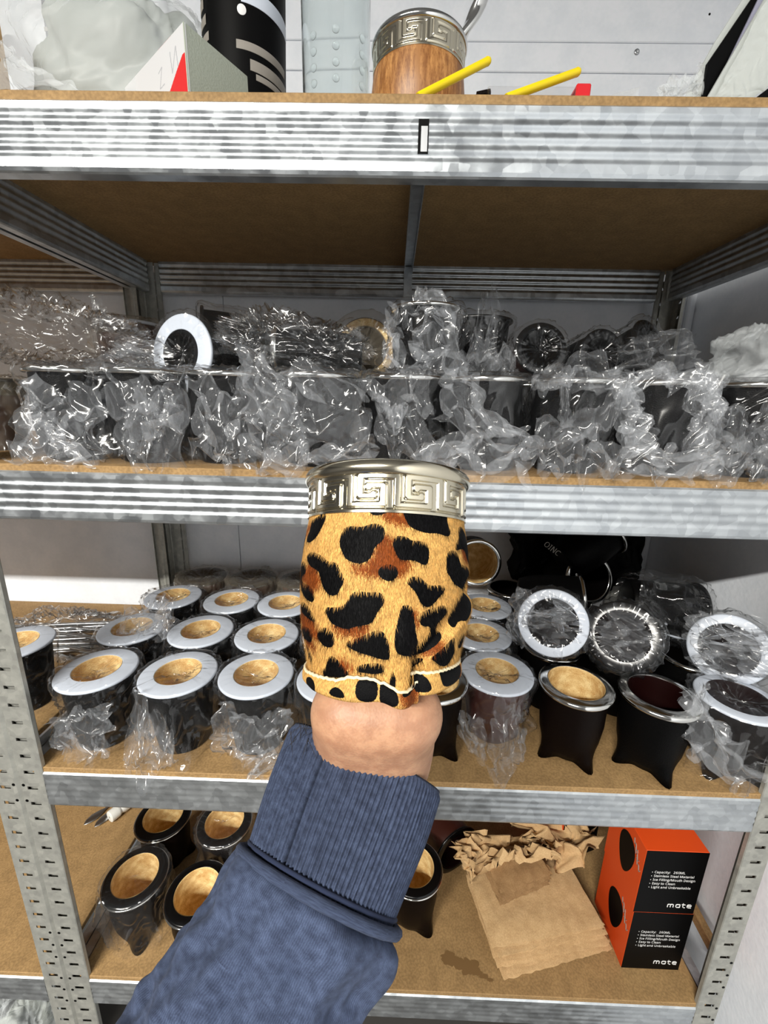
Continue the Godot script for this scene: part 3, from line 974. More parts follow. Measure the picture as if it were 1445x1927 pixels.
# ---------------------------------------------------------------- the arm
func surface_nets(mb: MB, bones: Array, cell: float, blend: float) -> void:
	var lo := Vector3.ONE * 1e9; var hi := -Vector3.ONE * 1e9
	for b in bones:
		var r := maxf(b[1], b[3]) + cell * 3
		lo = lo.min(b[0] - Vector3.ONE * r).min(b[2] - Vector3.ONE * r)
		hi = hi.max(b[0] + Vector3.ONE * r).max(b[2] + Vector3.ONE * r)
	var n := Vector3i(((hi - lo) / cell).ceil()) + Vector3i.ONE
	var f := PackedFloat32Array(); f.resize(n.x * n.y * n.z); f.fill(1.0)
	for b in bones:
		var a: Vector3 = b[0]; var ra: float = b[1]; var c: Vector3 = b[2]; var rb: float = b[3]
		var bl: float = b[4] if b.size() > 4 else blend
		var r := maxf(ra, rb) + bl + cell * 2
		var p0 := Vector3i(((a.min(c) - Vector3.ONE * r - lo) / cell).floor()).clamp(Vector3i.ZERO, n - Vector3i.ONE)
		var p1 := Vector3i(((a.max(c) + Vector3.ONE * r - lo) / cell).ceil()).clamp(Vector3i.ZERO, n - Vector3i.ONE)
		var ac := c - a
		var l2 := maxf(ac.length_squared(), 1e-9)
		for z in range(p0.z, p1.z + 1):
			for y in range(p0.y, p1.y + 1):
				for x in range(p0.x, p1.x + 1):
					var q := lo + Vector3(x, y, z) * cell
					var t := clampf((q - a).dot(ac) / l2, 0, 1)
					var d := q.distance_to(a + ac * t) - lerpf(ra, rb, t)
					var k := (z * n.y + y) * n.x + x
					var e := f[k]
					var hh := maxf(bl - absf(d - e), 0.0) / bl
					f[k] = minf(d, e) - hh * hh * bl * 0.25
	var id := PackedInt32Array(); id.resize(f.size()); id.fill(-1)
	var sx := 1; var sy := n.x; var sz := n.x * n.y
	var base := mb.v.size()
	for z in n.z - 1:
		for y in n.y - 1:
			for x in n.x - 1:
				var k := z * sz + y * sy + x
				var inside := 0
				for o in [0, sx, sy, sz, sx + sy, sx + sz, sy + sz, sx + sy + sz]:
					if f[k + o] < 0: inside += 1
				if inside == 0 or inside == 8: continue
				var s := Vector3.ZERO; var cnt := 0
				for e in [[0,0,0,1,0,0],[0,1,0,1,1,0],[0,0,1,1,0,1],[0,1,1,1,1,1],[0,0,0,0,1,0],[1,0,0,1,1,0],[0,0,1,0,1,1],[1,0,1,1,1,1],[0,0,0,0,0,1],[1,0,0,1,0,1],[0,1,0,0,1,1],[1,1,0,1,1,1]]:
					var fa := f[k + e[0] * sx + e[1] * sy + e[2] * sz]
					var fb := f[k + e[3] * sx + e[4] * sy + e[5] * sz]
					if (fa < 0) != (fb < 0):
						var t := fa / (fa - fb)
						s += Vector3(lerpf(e[0], e[3], t), lerpf(e[1], e[4], t), lerpf(e[2], e[5], t)); cnt += 1
				id[k] = mb.add(lo + (Vector3(x, y, z) + s / cnt) * cell)
	for z in range(1, n.z - 1):
		for y in range(1, n.y - 1):
			for x in range(1, n.x - 1):
				var k := z * sz + y * sy + x
				var ins := f[k] < 0
				for ax in [[sx, sy, sz], [sy, sz, sx], [sz, sx, sy]]:
					if (f[k + ax[0]] < 0) == ins: continue
					var a := id[k]; var b := id[k - ax[1]]; var c := id[k - ax[1] - ax[2]]; var d := id[k - ax[2]]
					if a < 0 or b < 0 or c < 0 or d < 0: continue
					if ins: mb.tri(a, b, c); mb.tri(a, c, d)
					else: mb.tri(a, c, b); mb.tri(a, d, c)

func make_person() -> void:
	var t := thing("person", "outstretched arm in a navy sweatshirt sleeve, open hand under the spotted cup", "person", Vector3.ZERO)
	var L := func(x: float, u: float, f: float) -> Vector3: return CUP_AT * Vector3(x, u, f)
	var W1 := Vector3(0.4268, 1.2211, 0.2028)     # wrist
	var C1 := Vector3(0.4230, 1.2040, 0.2094)     # in the mouth of the cuff
	var C2 := Vector3(0.3999, 1.1754, 0.2553)
	var EL := Vector3(.300, 1.108, .440)
	var side := Vector3(.92, .30, .18).normalized()
	var bones := []
	for s in [[.0150, .0165, .0160], [-.0005, .0180, .0170], [-.0160, .0168, .0160]]:
		bones.append([W1 + side * s[0], s[1] + .0008, C1 + side * (s[0] * 1.05), s[2] + .002, .02])
		bones.append([C1 + side * (s[0] * 1.05), s[2] + .002, C2 + side * s[0] * .8, s[2] + .005])
	bones.append([C2, .027, Vector3(.3735, 1.1415, .2920), .029])
	bones.append([Vector3(.3735, 1.1415, .2920), .029, Vector3(.330, 1.116, .376), .031])
	bones.append([Vector3(.330, 1.116, .376), .031, EL, .033])
	# heel of the hand, palm
	bones.append([L.call(.0145, -.0150, .012), .0148, W1 + side * .0150, .0173, .02])
	bones.append([L.call(-.004, -.0175, .013), .0152, W1, .0188, .02])
	bones.append([L.call(-.0190, -.0150, .010), .0150, W1 - side * .0160, .0174, .02])
	bones.append([L.call(.0145, -.0150, .012), .0148, L.call(.017, -.0175, -.050), .0110])
	bones.append([L.call(.004, -.0165, .010), .0145, L.call(.004, -.0180, -.054), .0110])
	bones.append([L.call(-.010, -.0165, .010), .0145, L.call(-.010, -.0180, -.055), .0110])
	bones.append([L.call(-.0190, -.0150, .010), .0150, L.call(-.020, -.0170, -.050), .0115])
	# the heel runs on into the wrist without a waist
	for s in [[.0140, .0145, .0150], [-.002, -.003, .0166], [-.0185, -.0160, .0150]]:
		bones.append([L.call(s[0], -.0165, .011), .0150, C1 + side * s[1], s[2] + .0012, .014])
	# four fingers curl up behind the cup
	for fg in [[.0195, .040, .0078], [.0055, .049, .0084], [-.0095, .053, .0086], [-.0240, .047, .0084]]:
		var x: float = fg[0]; var top: float = fg[1]; var r: float = fg[2]
		bones.append([L.call(x * .95, -.0175, -.050), r + .0022, L.call(x, -.012, -.0665), r + .0008])
		bones.append([L.call(x, -.012, -.0665), r + .0008, L.call(x * 1.02, top * .38, -.0645), r])
		bones.append([L.call(x * 1.02, top * .38, -.0645), r, L.call(x * 1.0, top, -.0605), r - .0012])
	# thumb leaves the side of the palm and closes behind the cup's left flank
	bones.append([L.call(-.0200, -.0155, -.012), .0125, L.call(-.0290, -.0125, -.036), .0110])
	bones.append([L.call(-.0290, -.0125, -.036), .0105, L.call(-.0345, .002, -.056), .0092])
	bones.append([L.call(-.0345, .002, -.056), .0092, L.call(-.0355, .024, -.060), .0080])
	var mb := MB.new()
	surface_nets(mb, bones, .0028, .008)
	part("body", mb, M.skin, t)
	var hr := MB.new()
	rng.seed = 5
	for k in 70:
		var a := W1.lerp(L.call(-.030, -.012, .012), rng.randf_range(-.35, .9)) - side * rng.randf_range(.018, .029) + Vector3(0, .004, rng.randf_range(.002, .018))
		var d := Vector3(rng.randf_range(-.6, .5), rng.randf_range(-.9, .1), rng.randf_range(-.1, .7)).normalized() * rng.randf_range(.006, .012)
		hr.tube([a, a + d * .5 + Vector3(0, .0008, .0006), a + d], [.00016, .00014, .00005], 4, false)
	part("arm_hair", hr, M.hair, t).set_meta("kind", "stuff")
	# sleeve
	var path := [Vector3(0.4214, 1.2129, 0.2102), Vector3(0.4002, 1.1777, 0.2568), Vector3(0.3723, 1.1452, 0.2935), Vector3(0.3539, 1.1282, 0.3240), Vector3(.330, 1.116, .376), Vector3(.300, 1.104, .440), Vector3(.262, 1.098, .530)]
	var eye := Vector3(.4338, 1.4245, .4199)
	var d0: Vector3 = (path[0] - path[1]).normalized()
	var tw: Vector3 = (eye - path[0]).normalized()
	tw = (tw - d0 * tw.dot(d0)).normalized()
	var sd: Vector3 = d0.cross(tw).normalized() * -1.0
	# cuff
	var n0 := 104 * 6
	var nu := n0 + 1
	var nv := 40
	var p := PackedVector3Array()
	for j in nv:
		var v := float(j) / (nv - 1)
		var c: Vector3 = path[1].lerp(path[0], v)
		var rw := lerpf(.0415, .0492, v) + .0012 * sin(PI * v)
		var rd := lerpf(.0350, .0385, v)
		if v > .97: rw -= (v - .97) * .03; rd -= (v - .97) * .03
		for i in nu:
			var a := TAU * i / n0 - PI / 2
			var rib := .0008 * cos(a * 104.0) * smoothstep(1.0, .95, v)
			var w := 1.0 + .012 * nz.get_noise_3d(cos(a) * 1.4, v * 1.2, sin(a) * 1.4 + 5.0)
			var seam := -.0022 * exp(-pow((a - 1.12) / .02, 2.0))
			p.append(c + sd * cos(a) * (rw * w + rib + seam) + tw * sin(a) * (rd * w + rib + seam))
	# turn the hem over into the cuff
	for e in [[.0012, .0010], [-.0002, .0030], [-.004, .0036]]:
		for i in nu:
			var a := TAU * i / n0 - PI / 2
			p.append(path[0] + d0 * e[0] + sd * cos(a) * (.0492 - e[1]) + tw * sin(a) * (.0385 - e[1]))
	for i in nu:
		var a := TAU * i / n0 - PI / 2
		p.append(path[0] - d0 * .05 + sd * cos(a) * .0400 + tw * sin(a) * .0330)
	mb = MB.new()
	var uvs := PackedVector2Array()
	for j in nv + 4:
		for i in nu: uvs.append(V2(float(i) / n0 * 2.0, float(j) / nv))
	if sd.cross(tw).dot(d0) < 0: p = mirrored(p, nu)
	mb.grid(p, nu, nv + 4, false, uvs)
	part("cuff", mb, M.ribbing, t, "ribbed navy cuff")
	# body of the sleeve
	var frames := []
	var tv := tw
	for k in path.size():
		var dd: Vector3 = (path[maxi(k - 1, 0)] - path[mini(k + 1, path.size() - 1)]).normalized()
		tv = (tv - dd * tv.dot(dd)).normalized()
		frames.append([tv, dd.cross(tv).normalized() * -1.0, dd])
	n0 = 260; nu = 261; nv = 150
	p = PackedVector3Array(); uvs = PackedVector2Array()
	for j in nv:
		var v := float(j) / (nv - 1)
		var s := 1.0 + v * (path.size() - 2.0)
		var k := mini(int(s), path.size() - 2)
		var f := s - k
		var cr: Vector3 = path[k].cubic_interpolate(path[k + 1], path[maxi(k - 1, 0)], path[mini(k + 2, path.size() - 1)], f)
		var w0: Vector3 = frames[k][0].lerp(frames[k + 1][0], f).normalized()
		var s0: Vector3 = frames[k][1].lerp(frames[k + 1][1], f).normalized()
		var rw := lerpf(.0445, .0505, smoothstep(0.0, .5, v)) + .0042 * exp(-pow((v - .028) / .035, 2.0)) - .004 * exp(-pow(v / .006, 2.0))
		var rd := rw * .84
		for i in nu:
			var a := TAU * i / n0 - PI / 2
			var q := Vector3(cos(a) * 1.5, s * 1.35, sin(a) * 1.5)
			var fold := .0042 * nz.get_noise_3dv(q) + .0022 * nz.get_noise_3dv(q * 2.3 + Vector3(9, 0, 0)) * smoothstep(.0, .1, v)
			fold -= .0011 * exp(-pow((a - 1.25 - v * .5) / .05, 2.0)) * smoothstep(.02, .08, v)
			p.append(cr + s0 * cos(a) * (rw + fold) + w0 * sin(a) * (rd + fold))
			uvs.append(V2(float(i) / n0 * 2.0, v * 1.6))
	# rows run down the arm: turn them over so that they run up it
	var q2 := PackedVector3Array(); var u2 := PackedVector2Array()
	for j in range(nv - 1, -1, -1):
		for i in nu: q2.append(p[j * nu + i]); u2.append(uvs[j * nu + i])
	if sd.cross(tw).dot(d0) < 0: q2 = mirrored(q2, nu)
	mb = MB.new()
	mb.grid(q2, nu, nv, false, u2)
	part("sleeve", mb, M.fleece, t, "brushed navy sweatshirt sleeve")
	# the seam that joins cuff and sleeve
	for e in [[.0030, .0440, .0012, "seam"], [-.0012, .0466, .0028, "seam"]]:
		var ring := []
		for i in 97:
			var a := TAU * i / 96
			var w := 1.0 + .012 * nz.get_noise_3d(cos(a) * 1.4, .0, sin(a) * 1.4 + 5.0) + .006 * sin(a * 23.0)
			ring.append(path[1] + d0 * e[0] + sd * cos(a) * (e[1] - .0015) * w + tw * sin(a) * (e[1] * .825) * w)
		mb = MB.new(); mb.tube(ring, [e[2]], 8, false)
		part("seam", mb, M.thread if e[2] < .002 else M.fleece, t)

func mirrored(p: PackedVector3Array, nu: int) -> PackedVector3Array:
	var o := PackedVector3Array()
	for j in p.size() / nu:
		for i in nu: o.append(p[j * nu + nu - 1 - i])
	return o

# ---------------------------------------------------------------- the scene
func _ready() -> void:
	# camera
	var cam := Camera3D.new(); cam.name = "camera"
	cam.transform = Transform3D(Basis(Vector3(0.999491, 0.022047, -0.023055), Vector3(-0.027092, 0.968227, -0.248599), Vector3(0.016842, 0.249097, 0.968332)), Vector3(0.433787, 1.424516, 0.419939))
	cam.fov = 101.7664
	cam.near = 0.02; cam.far = 20.0
	cam.current = true
	add_child(cam)
	# environment: a closed room, so hardly any sky
	var we := WorldEnvironment.new(); we.name = "environment"
	var env := Environment.new()
	env.background_mode = Environment.BG_COLOR
	env.background_color = Color(.02, .02, .022)
	env.tonemap_mode = Environment.TONE_MAPPER_LINEAR
	env.tonemap_exposure = EXPOSURE
	env.sdfgi_enabled = true; env.ssao_enabled = true; env.ssil_enabled = true
	we.environment = env
	add_child(we)
	# the ceiling lamp behind the viewer: a long narrow fluorescent fitting parallel to the shelves
	var lamp := AreaLight3D.new(); lamp.name = "ceiling_lamp_glow"
	lamp.area_size = Vector2(LAMP_X1 - LAMP_X0, .11)
	lamp.transform = Transform3D(Basis(Vector3.RIGHT, -PI / 2), Vector3((LAMP_X0 + LAMP_X1) / 2, 2.527, LAMP_Z))
	lamp.light_color = Color(1.0, .985, .95)
	lamp.light_energy = LAMP_ENERGY
	lamp.shadow_enabled = true
	lamp.set("area_range", 12.0)
	add_child(lamp)

	nz.seed = 11; nz.frequency = 1.0; nz.noise_type = FastNoiseLite.TYPE_SIMPLEX_SMOOTH; nz.fractal_type = FastNoiseLite.FRACTAL_NONE
	cl.seed = 7; cl.frequency = 1.0; cl.noise_type = FastNoiseLite.TYPE_CELLULAR; cl.cellular_return_type = FastNoiseLite.RETURN_DISTANCE2_SUB; cl.fractal_type = FastNoiseLite.FRACTAL_NONE
	make_materials()
	make_room()
	var fit := thing("ceiling_lamp", "long white fluorescent ceiling lamp behind the viewer", "lamp", Vector3((LAMP_X0 + LAMP_X1) / 2, 2.6, LAMP_Z))
	var mb := MB.new(); mb.box(Vector3(0, -.03, 0), Vector3(LAMP_X1 - LAMP_X0 + .08, .06, .17), .006); part("housing", mb, M.white_plastic, fit)
	var glow := mat(Color(.95, .95, .92), .5); glow.emission_enabled = true; glow.emission = Color(1, .985, .95); glow.emission_energy_multiplier = 1.5
	mb = MB.new(); mb.box(Vector3(0, -.064, 0), Vector3(LAMP_X1 - LAMP_X0, .006, .11), .001); part("diffuser", mb, glow, fit)

	shelving_unit(0.0, "galvanised shelving bay with brown boards that fills the picture, loaded with wrapped cups")
	shelving_unit(-.97, "galvanised shelving bay cut off at the far left, beside the loaded one")
	make_held_cup()
	make_person()
	top_shelf()
	cup_shelf()
	ring_shelf()
	low_shelf()

const EXPOSURE := 1.15
const LAMP_ENERGY := 19.0
const LAMP_X0 := -1.45
const LAMP_X1 := 0.15
const LAMP_Z := 2.0
const B1 := 1.6758
const B2 := 1.357
const B3 := .9688
const B4 := .585

func arc_patch(r: float, a0: float, a1: float, y0: float, y1: float, th := .0004) -> MB:
	var mb := MB.new()
	var n := 24
	var p := PackedVector3Array()
	for q in [[-.0006, 0.0], [th, 0.0], [th, 1.0], [-.0006, 1.0]]:
		for i in n:
			var a := lerpf(a0, a1, float(i) / (n - 1))
			p.append(Vector3((r + q[0]) * sin(a), lerpf(y0, y1, q[1]), (r + q[0]) * cos(a)))
	mb.grid(p, n, 4)
	return mb

func plate(pts: Array, depth: Vector3) -> MB:
	# a flat piece with real thickness: outline points in space, drawn back along depth
	var mb := MB.new()
	var n := pts.size()
	var c := Vector3.ZERO
	for q in pts: c += q / n
	c += depth / 2
	for i in n:
		var a: Vector3 = pts[i]; var b: Vector3 = pts[(i + 1) % n]
		mb.tri_out(a, b, b + depth, c); mb.tri_out(a, b + depth, a + depth, c)
	for i in range(1, n - 1):
		mb.tri_out(pts[0], pts[i], pts[i + 1], c); mb.tri_out(pts[0] + depth, pts[i] + depth, pts[i + 1] + depth, c)
	return mb

func top_shelf() -> void:
	# wooden cup with its straw
	var t := thing("wooden_cup", "round wooden gourd cup with a key-patterned silver band, on the top shelf", "cup", Vector3(.4492, B1, -.090))
	var w := MB.new()
	w.lathe([V2(0, 0), V2(.036, 0), V2(.0405, .004), V2(.0452, .018), V2(.0468, .034), V2(.0466, .046), V2(.0452, .058), V2(.0444, .064)], 72)
	part("bowl", w, M.wood, t)
	put("band", key_band(.0445, .0448, .062, .0822, 10, .0006, M.alpaca), t, "silver band stamped with a key pattern")
	var r := MB.new(); r.lathe([V2(.0442, .0812), V2(.0458, .0815), V2(.0468, .0828), V2(.0470, .0845), V2(.0462, .0865), V2(.0446, .0876), V2(.0430, .0872), V2(.0420, .0855), V2(.0415, .07), V2(.038, .02), V2(0, .012)], 96)
	part("rim", r, M.chrome, t)
	var s := thing("drinking_straw", "twisted metal drinking straw standing in the wooden cup", "straw", Vector3(.4492, B1 + .012, -.090))
	var mb := MB.new()
	var p := PackedVector3Array()
	var dir := Vector3(.060, .105, .004).normalized()
	var sx := Vector3(0, 0, 1).cross(dir).normalized(); var sy := dir.cross(sx)
	for j in 150:
		for i in 20:
			var a := TAU * i / 20
			var rr := .0050 * (1.0 + .26 * cos(2.0 * (a - j * .115)))
			p.append(dir * (j * .00145) + (sx * cos(a) + sy * sin(a)) * rr + Vector3(-.006, 0, 0))
	mb.grid(p, 20, 150, true); part("twisted_stem", mb, M.chrome, s)
	# glass jar
	t = thing("glass_jar", "tall clear glass with raised dots between the black tin and the wooden cup", "jar", Vector3(.3655, B1, -.104))
	mb = MB.new()
	mb.lathe([V2(0, .0), V2(.0295, 0), V2(.0325, .003), V2(.0335, .02), V2(.0342, .05), V2(.0348, .2), V2(.0342, .202), V2(.0334, .2), V2(.0328, .05), V2(.032, .02), V2(.029, .012), V2(0, .010)], 64)
	part("wall", mb, M.glass, t)
	for k in 12:
		var a: float = [-.55, .12, .95][k % 3]
		mb = MB.new()
		mb.lathe([V2(.0034, -.0006), V2(.0033, .0006), V2(.0025, .0016), V2(.0014, .0021), V2(0, .0023)], 18, Transform3D(Basis(Vector3(cos(a), 0, -sin(a)), Vector3(sin(a), 0, cos(a)), Vector3(0, -1, 0)), Vector3(sin(a) * .0342, .050 + (k / 3) * .0125 + (k % 3) * .002, cos(a) * .0342)))
		part("raised_dot", mb, M.glass, t)
	# black tin
	t = thing("tin", "black cylindrical tin with cream bars, on the top shelf behind the grey carton", "tin", Vector3(.2640, B1, -.122), Basis(Vector3(0, 0, 1), -.03))
	mb = MB.new(); mb.lathe([V2(0, 0), V2(.0405, 0), V2(.0417, .0015), V2(.0417, .165), V2(.0425, .167), V2(.0425, .171), V2(.041, .172), V2(.040, .169), V2(0, .168)], 72)
	part("can", mb, M.black_card, t)
	part("printed_bar", arc_patch(.0417, .12, 1.5, .0815, .0885), M.grey_print, t, "cream printed bar")
	part("printed_bar", arc_patch(.0417, .42, 1.6, .0665, .0755), M.grey_print, t)
	part("printed_bar", arc_patch(.0417, .55, 1.6, .0600, .0650), M.grey_print, t)
	part("printed_band", arc_patch(.0417, .25, 1.7, .118, .130), M.ring, t, "pale printed band")
	mb = MB.new(); mb.lathe([V2(.0042, -.0003), V2(.0042, .0004), V2(0, .0005)], 20, Transform3D(Basis(Vector3(1, 0, 0), Vector3(0, 0, 1), Vector3(0, -1, 0)).rotated(Vector3.UP, .26), Vector3(sin(.26) * .0417, .112, cos(.26) * .0417)))
	part("printed_dot", mb, M.white_print, t)
	for k in 3: part("printed_mark", arc_patch(.0417, -1.15, -.62 - k * .1, .092 + k * .014, .099 + k * .015), M.grey_print, t)
	# open carton, corner to the front
	var P0 := Vector3(.2463, B1, -.022)
	t = thing("carton", "white carton with red print and a plain grey side, on the top shelf", "box", P0)
	var R1 := Vector3(.2884, B1, -.0978) - P0
	var L1 := Vector3(.1470, B1, -.0997) - P0
	var up := Vector3(0, .0603, 0)
	part("grey_side", plate([Vector3.ZERO, R1, R1 + up, up], R1.cross(up).normalized() * -.0012), M.grey_card, t, "plain grey card side")
	var cm := mat(Color.WHITE, .55); cm.albedo_texture = tex(carton_image())
	mb = MB.new(); mb.flat(L1, Vector3.ZERO, up, L1 + up, true)
	var side := MB.new(); side.flat(L1, Vector3.ZERO, up, L1 + up, true)
	part("backing", plate([L1 + Vector3(.0004, 0, -.0006), Vector3(.0004, 0, -.0006), up + Vector3(.0004, 0, -.0006), L1 + up + Vector3(.0004, 0, -.0006)], (L1.cross(up)).normalized() * .0010), M.white_card, t)
	part("printed_side", side, cm, t, "white side with a red swoosh and red zigzag")
	# big milky bag
	t = thing("plastic_bag", "big puffed milky plastic bag at the left end of the top shelf", "bag", Vector3(.125, B1, -.13))
	mb = MB.new(); film_pillow(mb, Vector3(0, .092, 0), Vector3(.100, .078, .050), 3, .003, 100, 60, Basis(), .75); part("bag", mb, M.milky, t)
	mb = MB.new(); film_pillow(mb, Vector3(.005, .080, -.004), Vector3(.082, .068, .036), 8, .003, 60, 36); part("contents", mb, M.grey_wrap, t, "pale wrapped contents")
	var inv := t.transform.affine_inverse()
	mb = MB.new()
	film_sheet(mb, [inv * Vector3(0.0646, 1.7433, -0.0500), inv * Vector3(0.0795, 1.7237, -0.0500)], [inv * Vector3(0.0665, 1.6922, -0.0300), inv * Vector3(0.1490, 1.6921, -0.0300)], 31, .002)
	part("bag_corner", mb, M.milky, t)
	t = thing("brown_box", "brown cardboard box cut off at the top left corner, on the top shelf", "box", Vector3(.010, B1, -.055))
	mb = MB.new(); mb.box(Vector3(.0, .05, 0), Vector3(.066, .1, .05), .0012); part("box", mb, M.kraft, t)
	mb = MB.new(); mb.box(Vector3(.0, .05, .0254), Vector3(.018, .1, .0006)); part("tape", mb, M.grey_card, t)
	t = thing("violet_box", "dark violet box behind the milky bag on the top shelf", "box", Vector3(.032, B1, -.20))
	mb = MB.new(); mb.box(Vector3(0, .105, 0), Vector3(.026, .21, .05), .001); part("box", mb, mat(Color(.13, .11, .2), .5), t)
	mb = MB.new(); mb.box(Vector3(0, .16, .0252), Vector3(.026, .004, .0006)); part("printed_line", mb, M.grey_print, t)
	# yellow sticks
	for q in [[Vector3(0.4470, 1.6789, -0.0120), Vector3(0.5125, 1.7296, -0.0500), "yellow rod leaning on the wooden cup"], [Vector3(0.5218, 1.6788, -0.0120), Vector3(0.5927, 1.7188, -0.0450), "yellow rod right of the wooden cup, lying across the clear box"]]:
		t = thing("yellow_rod", q[2], "rod", q[0], Basis(), "yellow rods on the top shelf")
		var e: Vector3 = q[1] - q[0]
		mb = MB.new(); mb.tube([Vector3.ZERO, e * .03, e * .96, e * .985, e], [.0030, .0033, .0033, .0028, .0012], 14); part("rod", mb, M.yellow, t)
		mb = MB.new(); mb.tube([e * .955, e * .962], [.00345, .00345], 14); part("collar", mb, M.yellow, t)
	t = thing("clear_box", "flat clear plastic box with a red end, lying under the yellow rod", "box", Vector3(.550, B1, -.05))
	var a := Vector3(0.5107, 1.7098, -0.0500) - t.position
	var b := Vector3(0.5895, 1.7117, -0.0500) - t.position
	mb = MB.new(); mb.box(Vector3((a.x + b.x) / 2, .0145, 0), Vector3(b.x - a.x, .029, .02), .001); part("clear_case", mb, M.film, t)
	mb = MB.new(); mb.box(Vector3(b.x + .0065, .0155, 0), Vector3(.013, .031, .022), .001); part("red_end", mb, M.red, t, "red plastic end")
	mb = MB.new(); mb.tube([Vector3(a.x - .008, .027, 0), Vector3(a.x + .004, .030, 0)], [.003, .0024], 10); part("dark_end", mb, M.dark_leather, t)
	t = thing("clear_wedge", "clear plastic wedge lying right of the red-ended box on the top shelf", "tray", Vector3(.63, B1, -.06))
	part("wedge", plate([Vector3(-.030, .0, 0), Vector3(.0245, 0, 0), Vector3(.0245, .041, 0), Vector3(-.030, .028, 0)], Vector3(0, 0, -.03)), M.milky, t)
	# papers and mailers leaning at the right end
	var leaning := [
		["paper_sleeve", "pale paper sleeve leaning against the black folder on the top shelf", "envelope", [Vector3(0.7061, 1.7169, -0.0750), Vector3(0.7273, 1.7171, -0.0750), Vector3(0.7253, 1.7452, -0.0750), Vector3(0.7725, 1.8258, -0.0750), Vector3(0.7632, 1.8257, -0.0750), Vector3(0.7255, 1.7606, -0.0750)], M.paper],
		["black_folder", "black folder leaning between the white mailers at the right end of the top shelf", "folder", [Vector3(0.7204, 1.7141, -0.0700), Vector3(0.7324, 1.7142, -0.0700), Vector3(0.7700, 1.8235, -0.0700), Vector3(0.7686, 1.8217, -0.0700), Vector3(0.7194, 1.7420, -0.0700)], M.black],
		["grey_sleeve", "grey plastic sleeve leaning just right of the black folder", "envelope", [Vector3(0.7262, 1.7130, -0.0680), Vector3(0.7381, 1.7131, -0.0680), Vector3(0.7816, 1.8201, -0.0680), Vector3(0.7654, 1.8201, -0.0680)], mat(Color(.60, .60, .68), .5)],
		["white_mailer", "wide creased white mailer leaning at the right end of the top shelf", "envelope", [Vector3(0.7208, 1.7106, -0.0640), Vector3(0.7612, 1.7109, -0.0640), Vector3(0.7953, 1.7458, -0.0640), Vector3(0.8039, 1.8170, -0.0640), Vector3(0.7719, 1.8169, -0.0640)], M.paper],
	]
	for l in leaning:
		var c: Vector3 = l[3][0]
		t = thing(l[0], l[1], l[2], Vector3(c.x, B1, c.z))
		var pts := []
		for q in l[3]: pts.append(Vector3(q.x - c.x, maxf(q.y - B1, 0.0), 0))
		part("sheet", plate(pts, Vector3(0, 0, -.003)), l[4], t)
		if l[0] == "white_mailer":
			mb = MB.new()
			film_sheet(mb, [pts[0] + Vector3(.003, -.004, .0035), pts[4] + Vector3(0, 0, .0035)], [pts[1] + Vector3(0, -.004, .004), pts[2] + Vector3(0, 0, .004)], 17, .0012)
			part("front", mb, M.paper, t)
	t = thing("black_pouch", "black pouch at the far right of the top shelf, under the white mailers", "pouch", Vector3(.79, B1, -.05))
	part("pouch", plate([Vector3(-.045, 0, 0), Vector3(.03, 0, 0), Vector3(.03, .050, 0), Vector3(-.012, .044, 0), Vector3(-.036, .026, 0)], Vector3(0, 0, -.012)), M.black, t)
	t = thing("film_scrap", "crumpled scrap of clear film left of the leaning mailers on the top shelf", "film", Vector3(.675, B1, -.06))
	inv = t.transform.affine_inverse()
	mb = MB.new(); film_sheet(mb, [inv * Vector3(0.6831, 1.7185, -0.0600), inv * Vector3(0.7060, 1.7255, -0.0600)], [inv * Vector3(0.6718, 1.7049, -0.0550), inv * Vector3(0.7097, 1.7052, -0.0550)], 5, .004); part("film", mb, M.milky, t)

func carton_image() -> Image:
	var w := 256; var h := 160
	var d := PackedByteArray(); d.resize(w * h * 3)
	for i in w * h: d[i * 3] = 212; d[i * 3 + 1] = 213; d[i * 3 + 2] = 216
	fill_poly(d, w, h, chaikin(points([258, 44, 222, 70, 176, 108, 128, 140, 112, 160, 258, 160, 258, 120])), [214, 34, 36])
	fill_poly(d, w, h, chaikin(points([72, 160, 104, 138, 138, 122, 168, 130, 184, 160])), [178, 178, 184])
	for z in [[20, 84, 52, 100, 20, 126], [26, 74, 62, 98, 28, 134]]:
		for k in 2:
			var a := V2(z[k * 2], z[k * 2 + 1]); var b := V2(z[k * 2 + 2], z[k * 2 + 3]); var n := (b - a).orthogonal().normalized() * 2.0
			fill_poly(d, w, h, [a + n, b + n, b - n, a - n], [205, 60, 55])
	# faint pencil-grey letters
	for l in [[200, 26, 204, 70], [204, 70, 222, 26], [222, 26, 226, 66], [150, 44, 166, 38], [166, 38, 152, 76], [152, 76, 172, 74], [112, 60, 104, 92], [86, 84, 100, 110]]:
		var a := V2(l[0], l[1]); var b := V2(l[2], l[3]); var n := (b - a).orthogonal().normalized() * 1.4
		fill_poly(d, w, h, [a + n, b + n, b - n, a - n], [176, 178, 184])
	return Image.create_from_data(w, h, false, Image.FORMAT_RGB8, d)

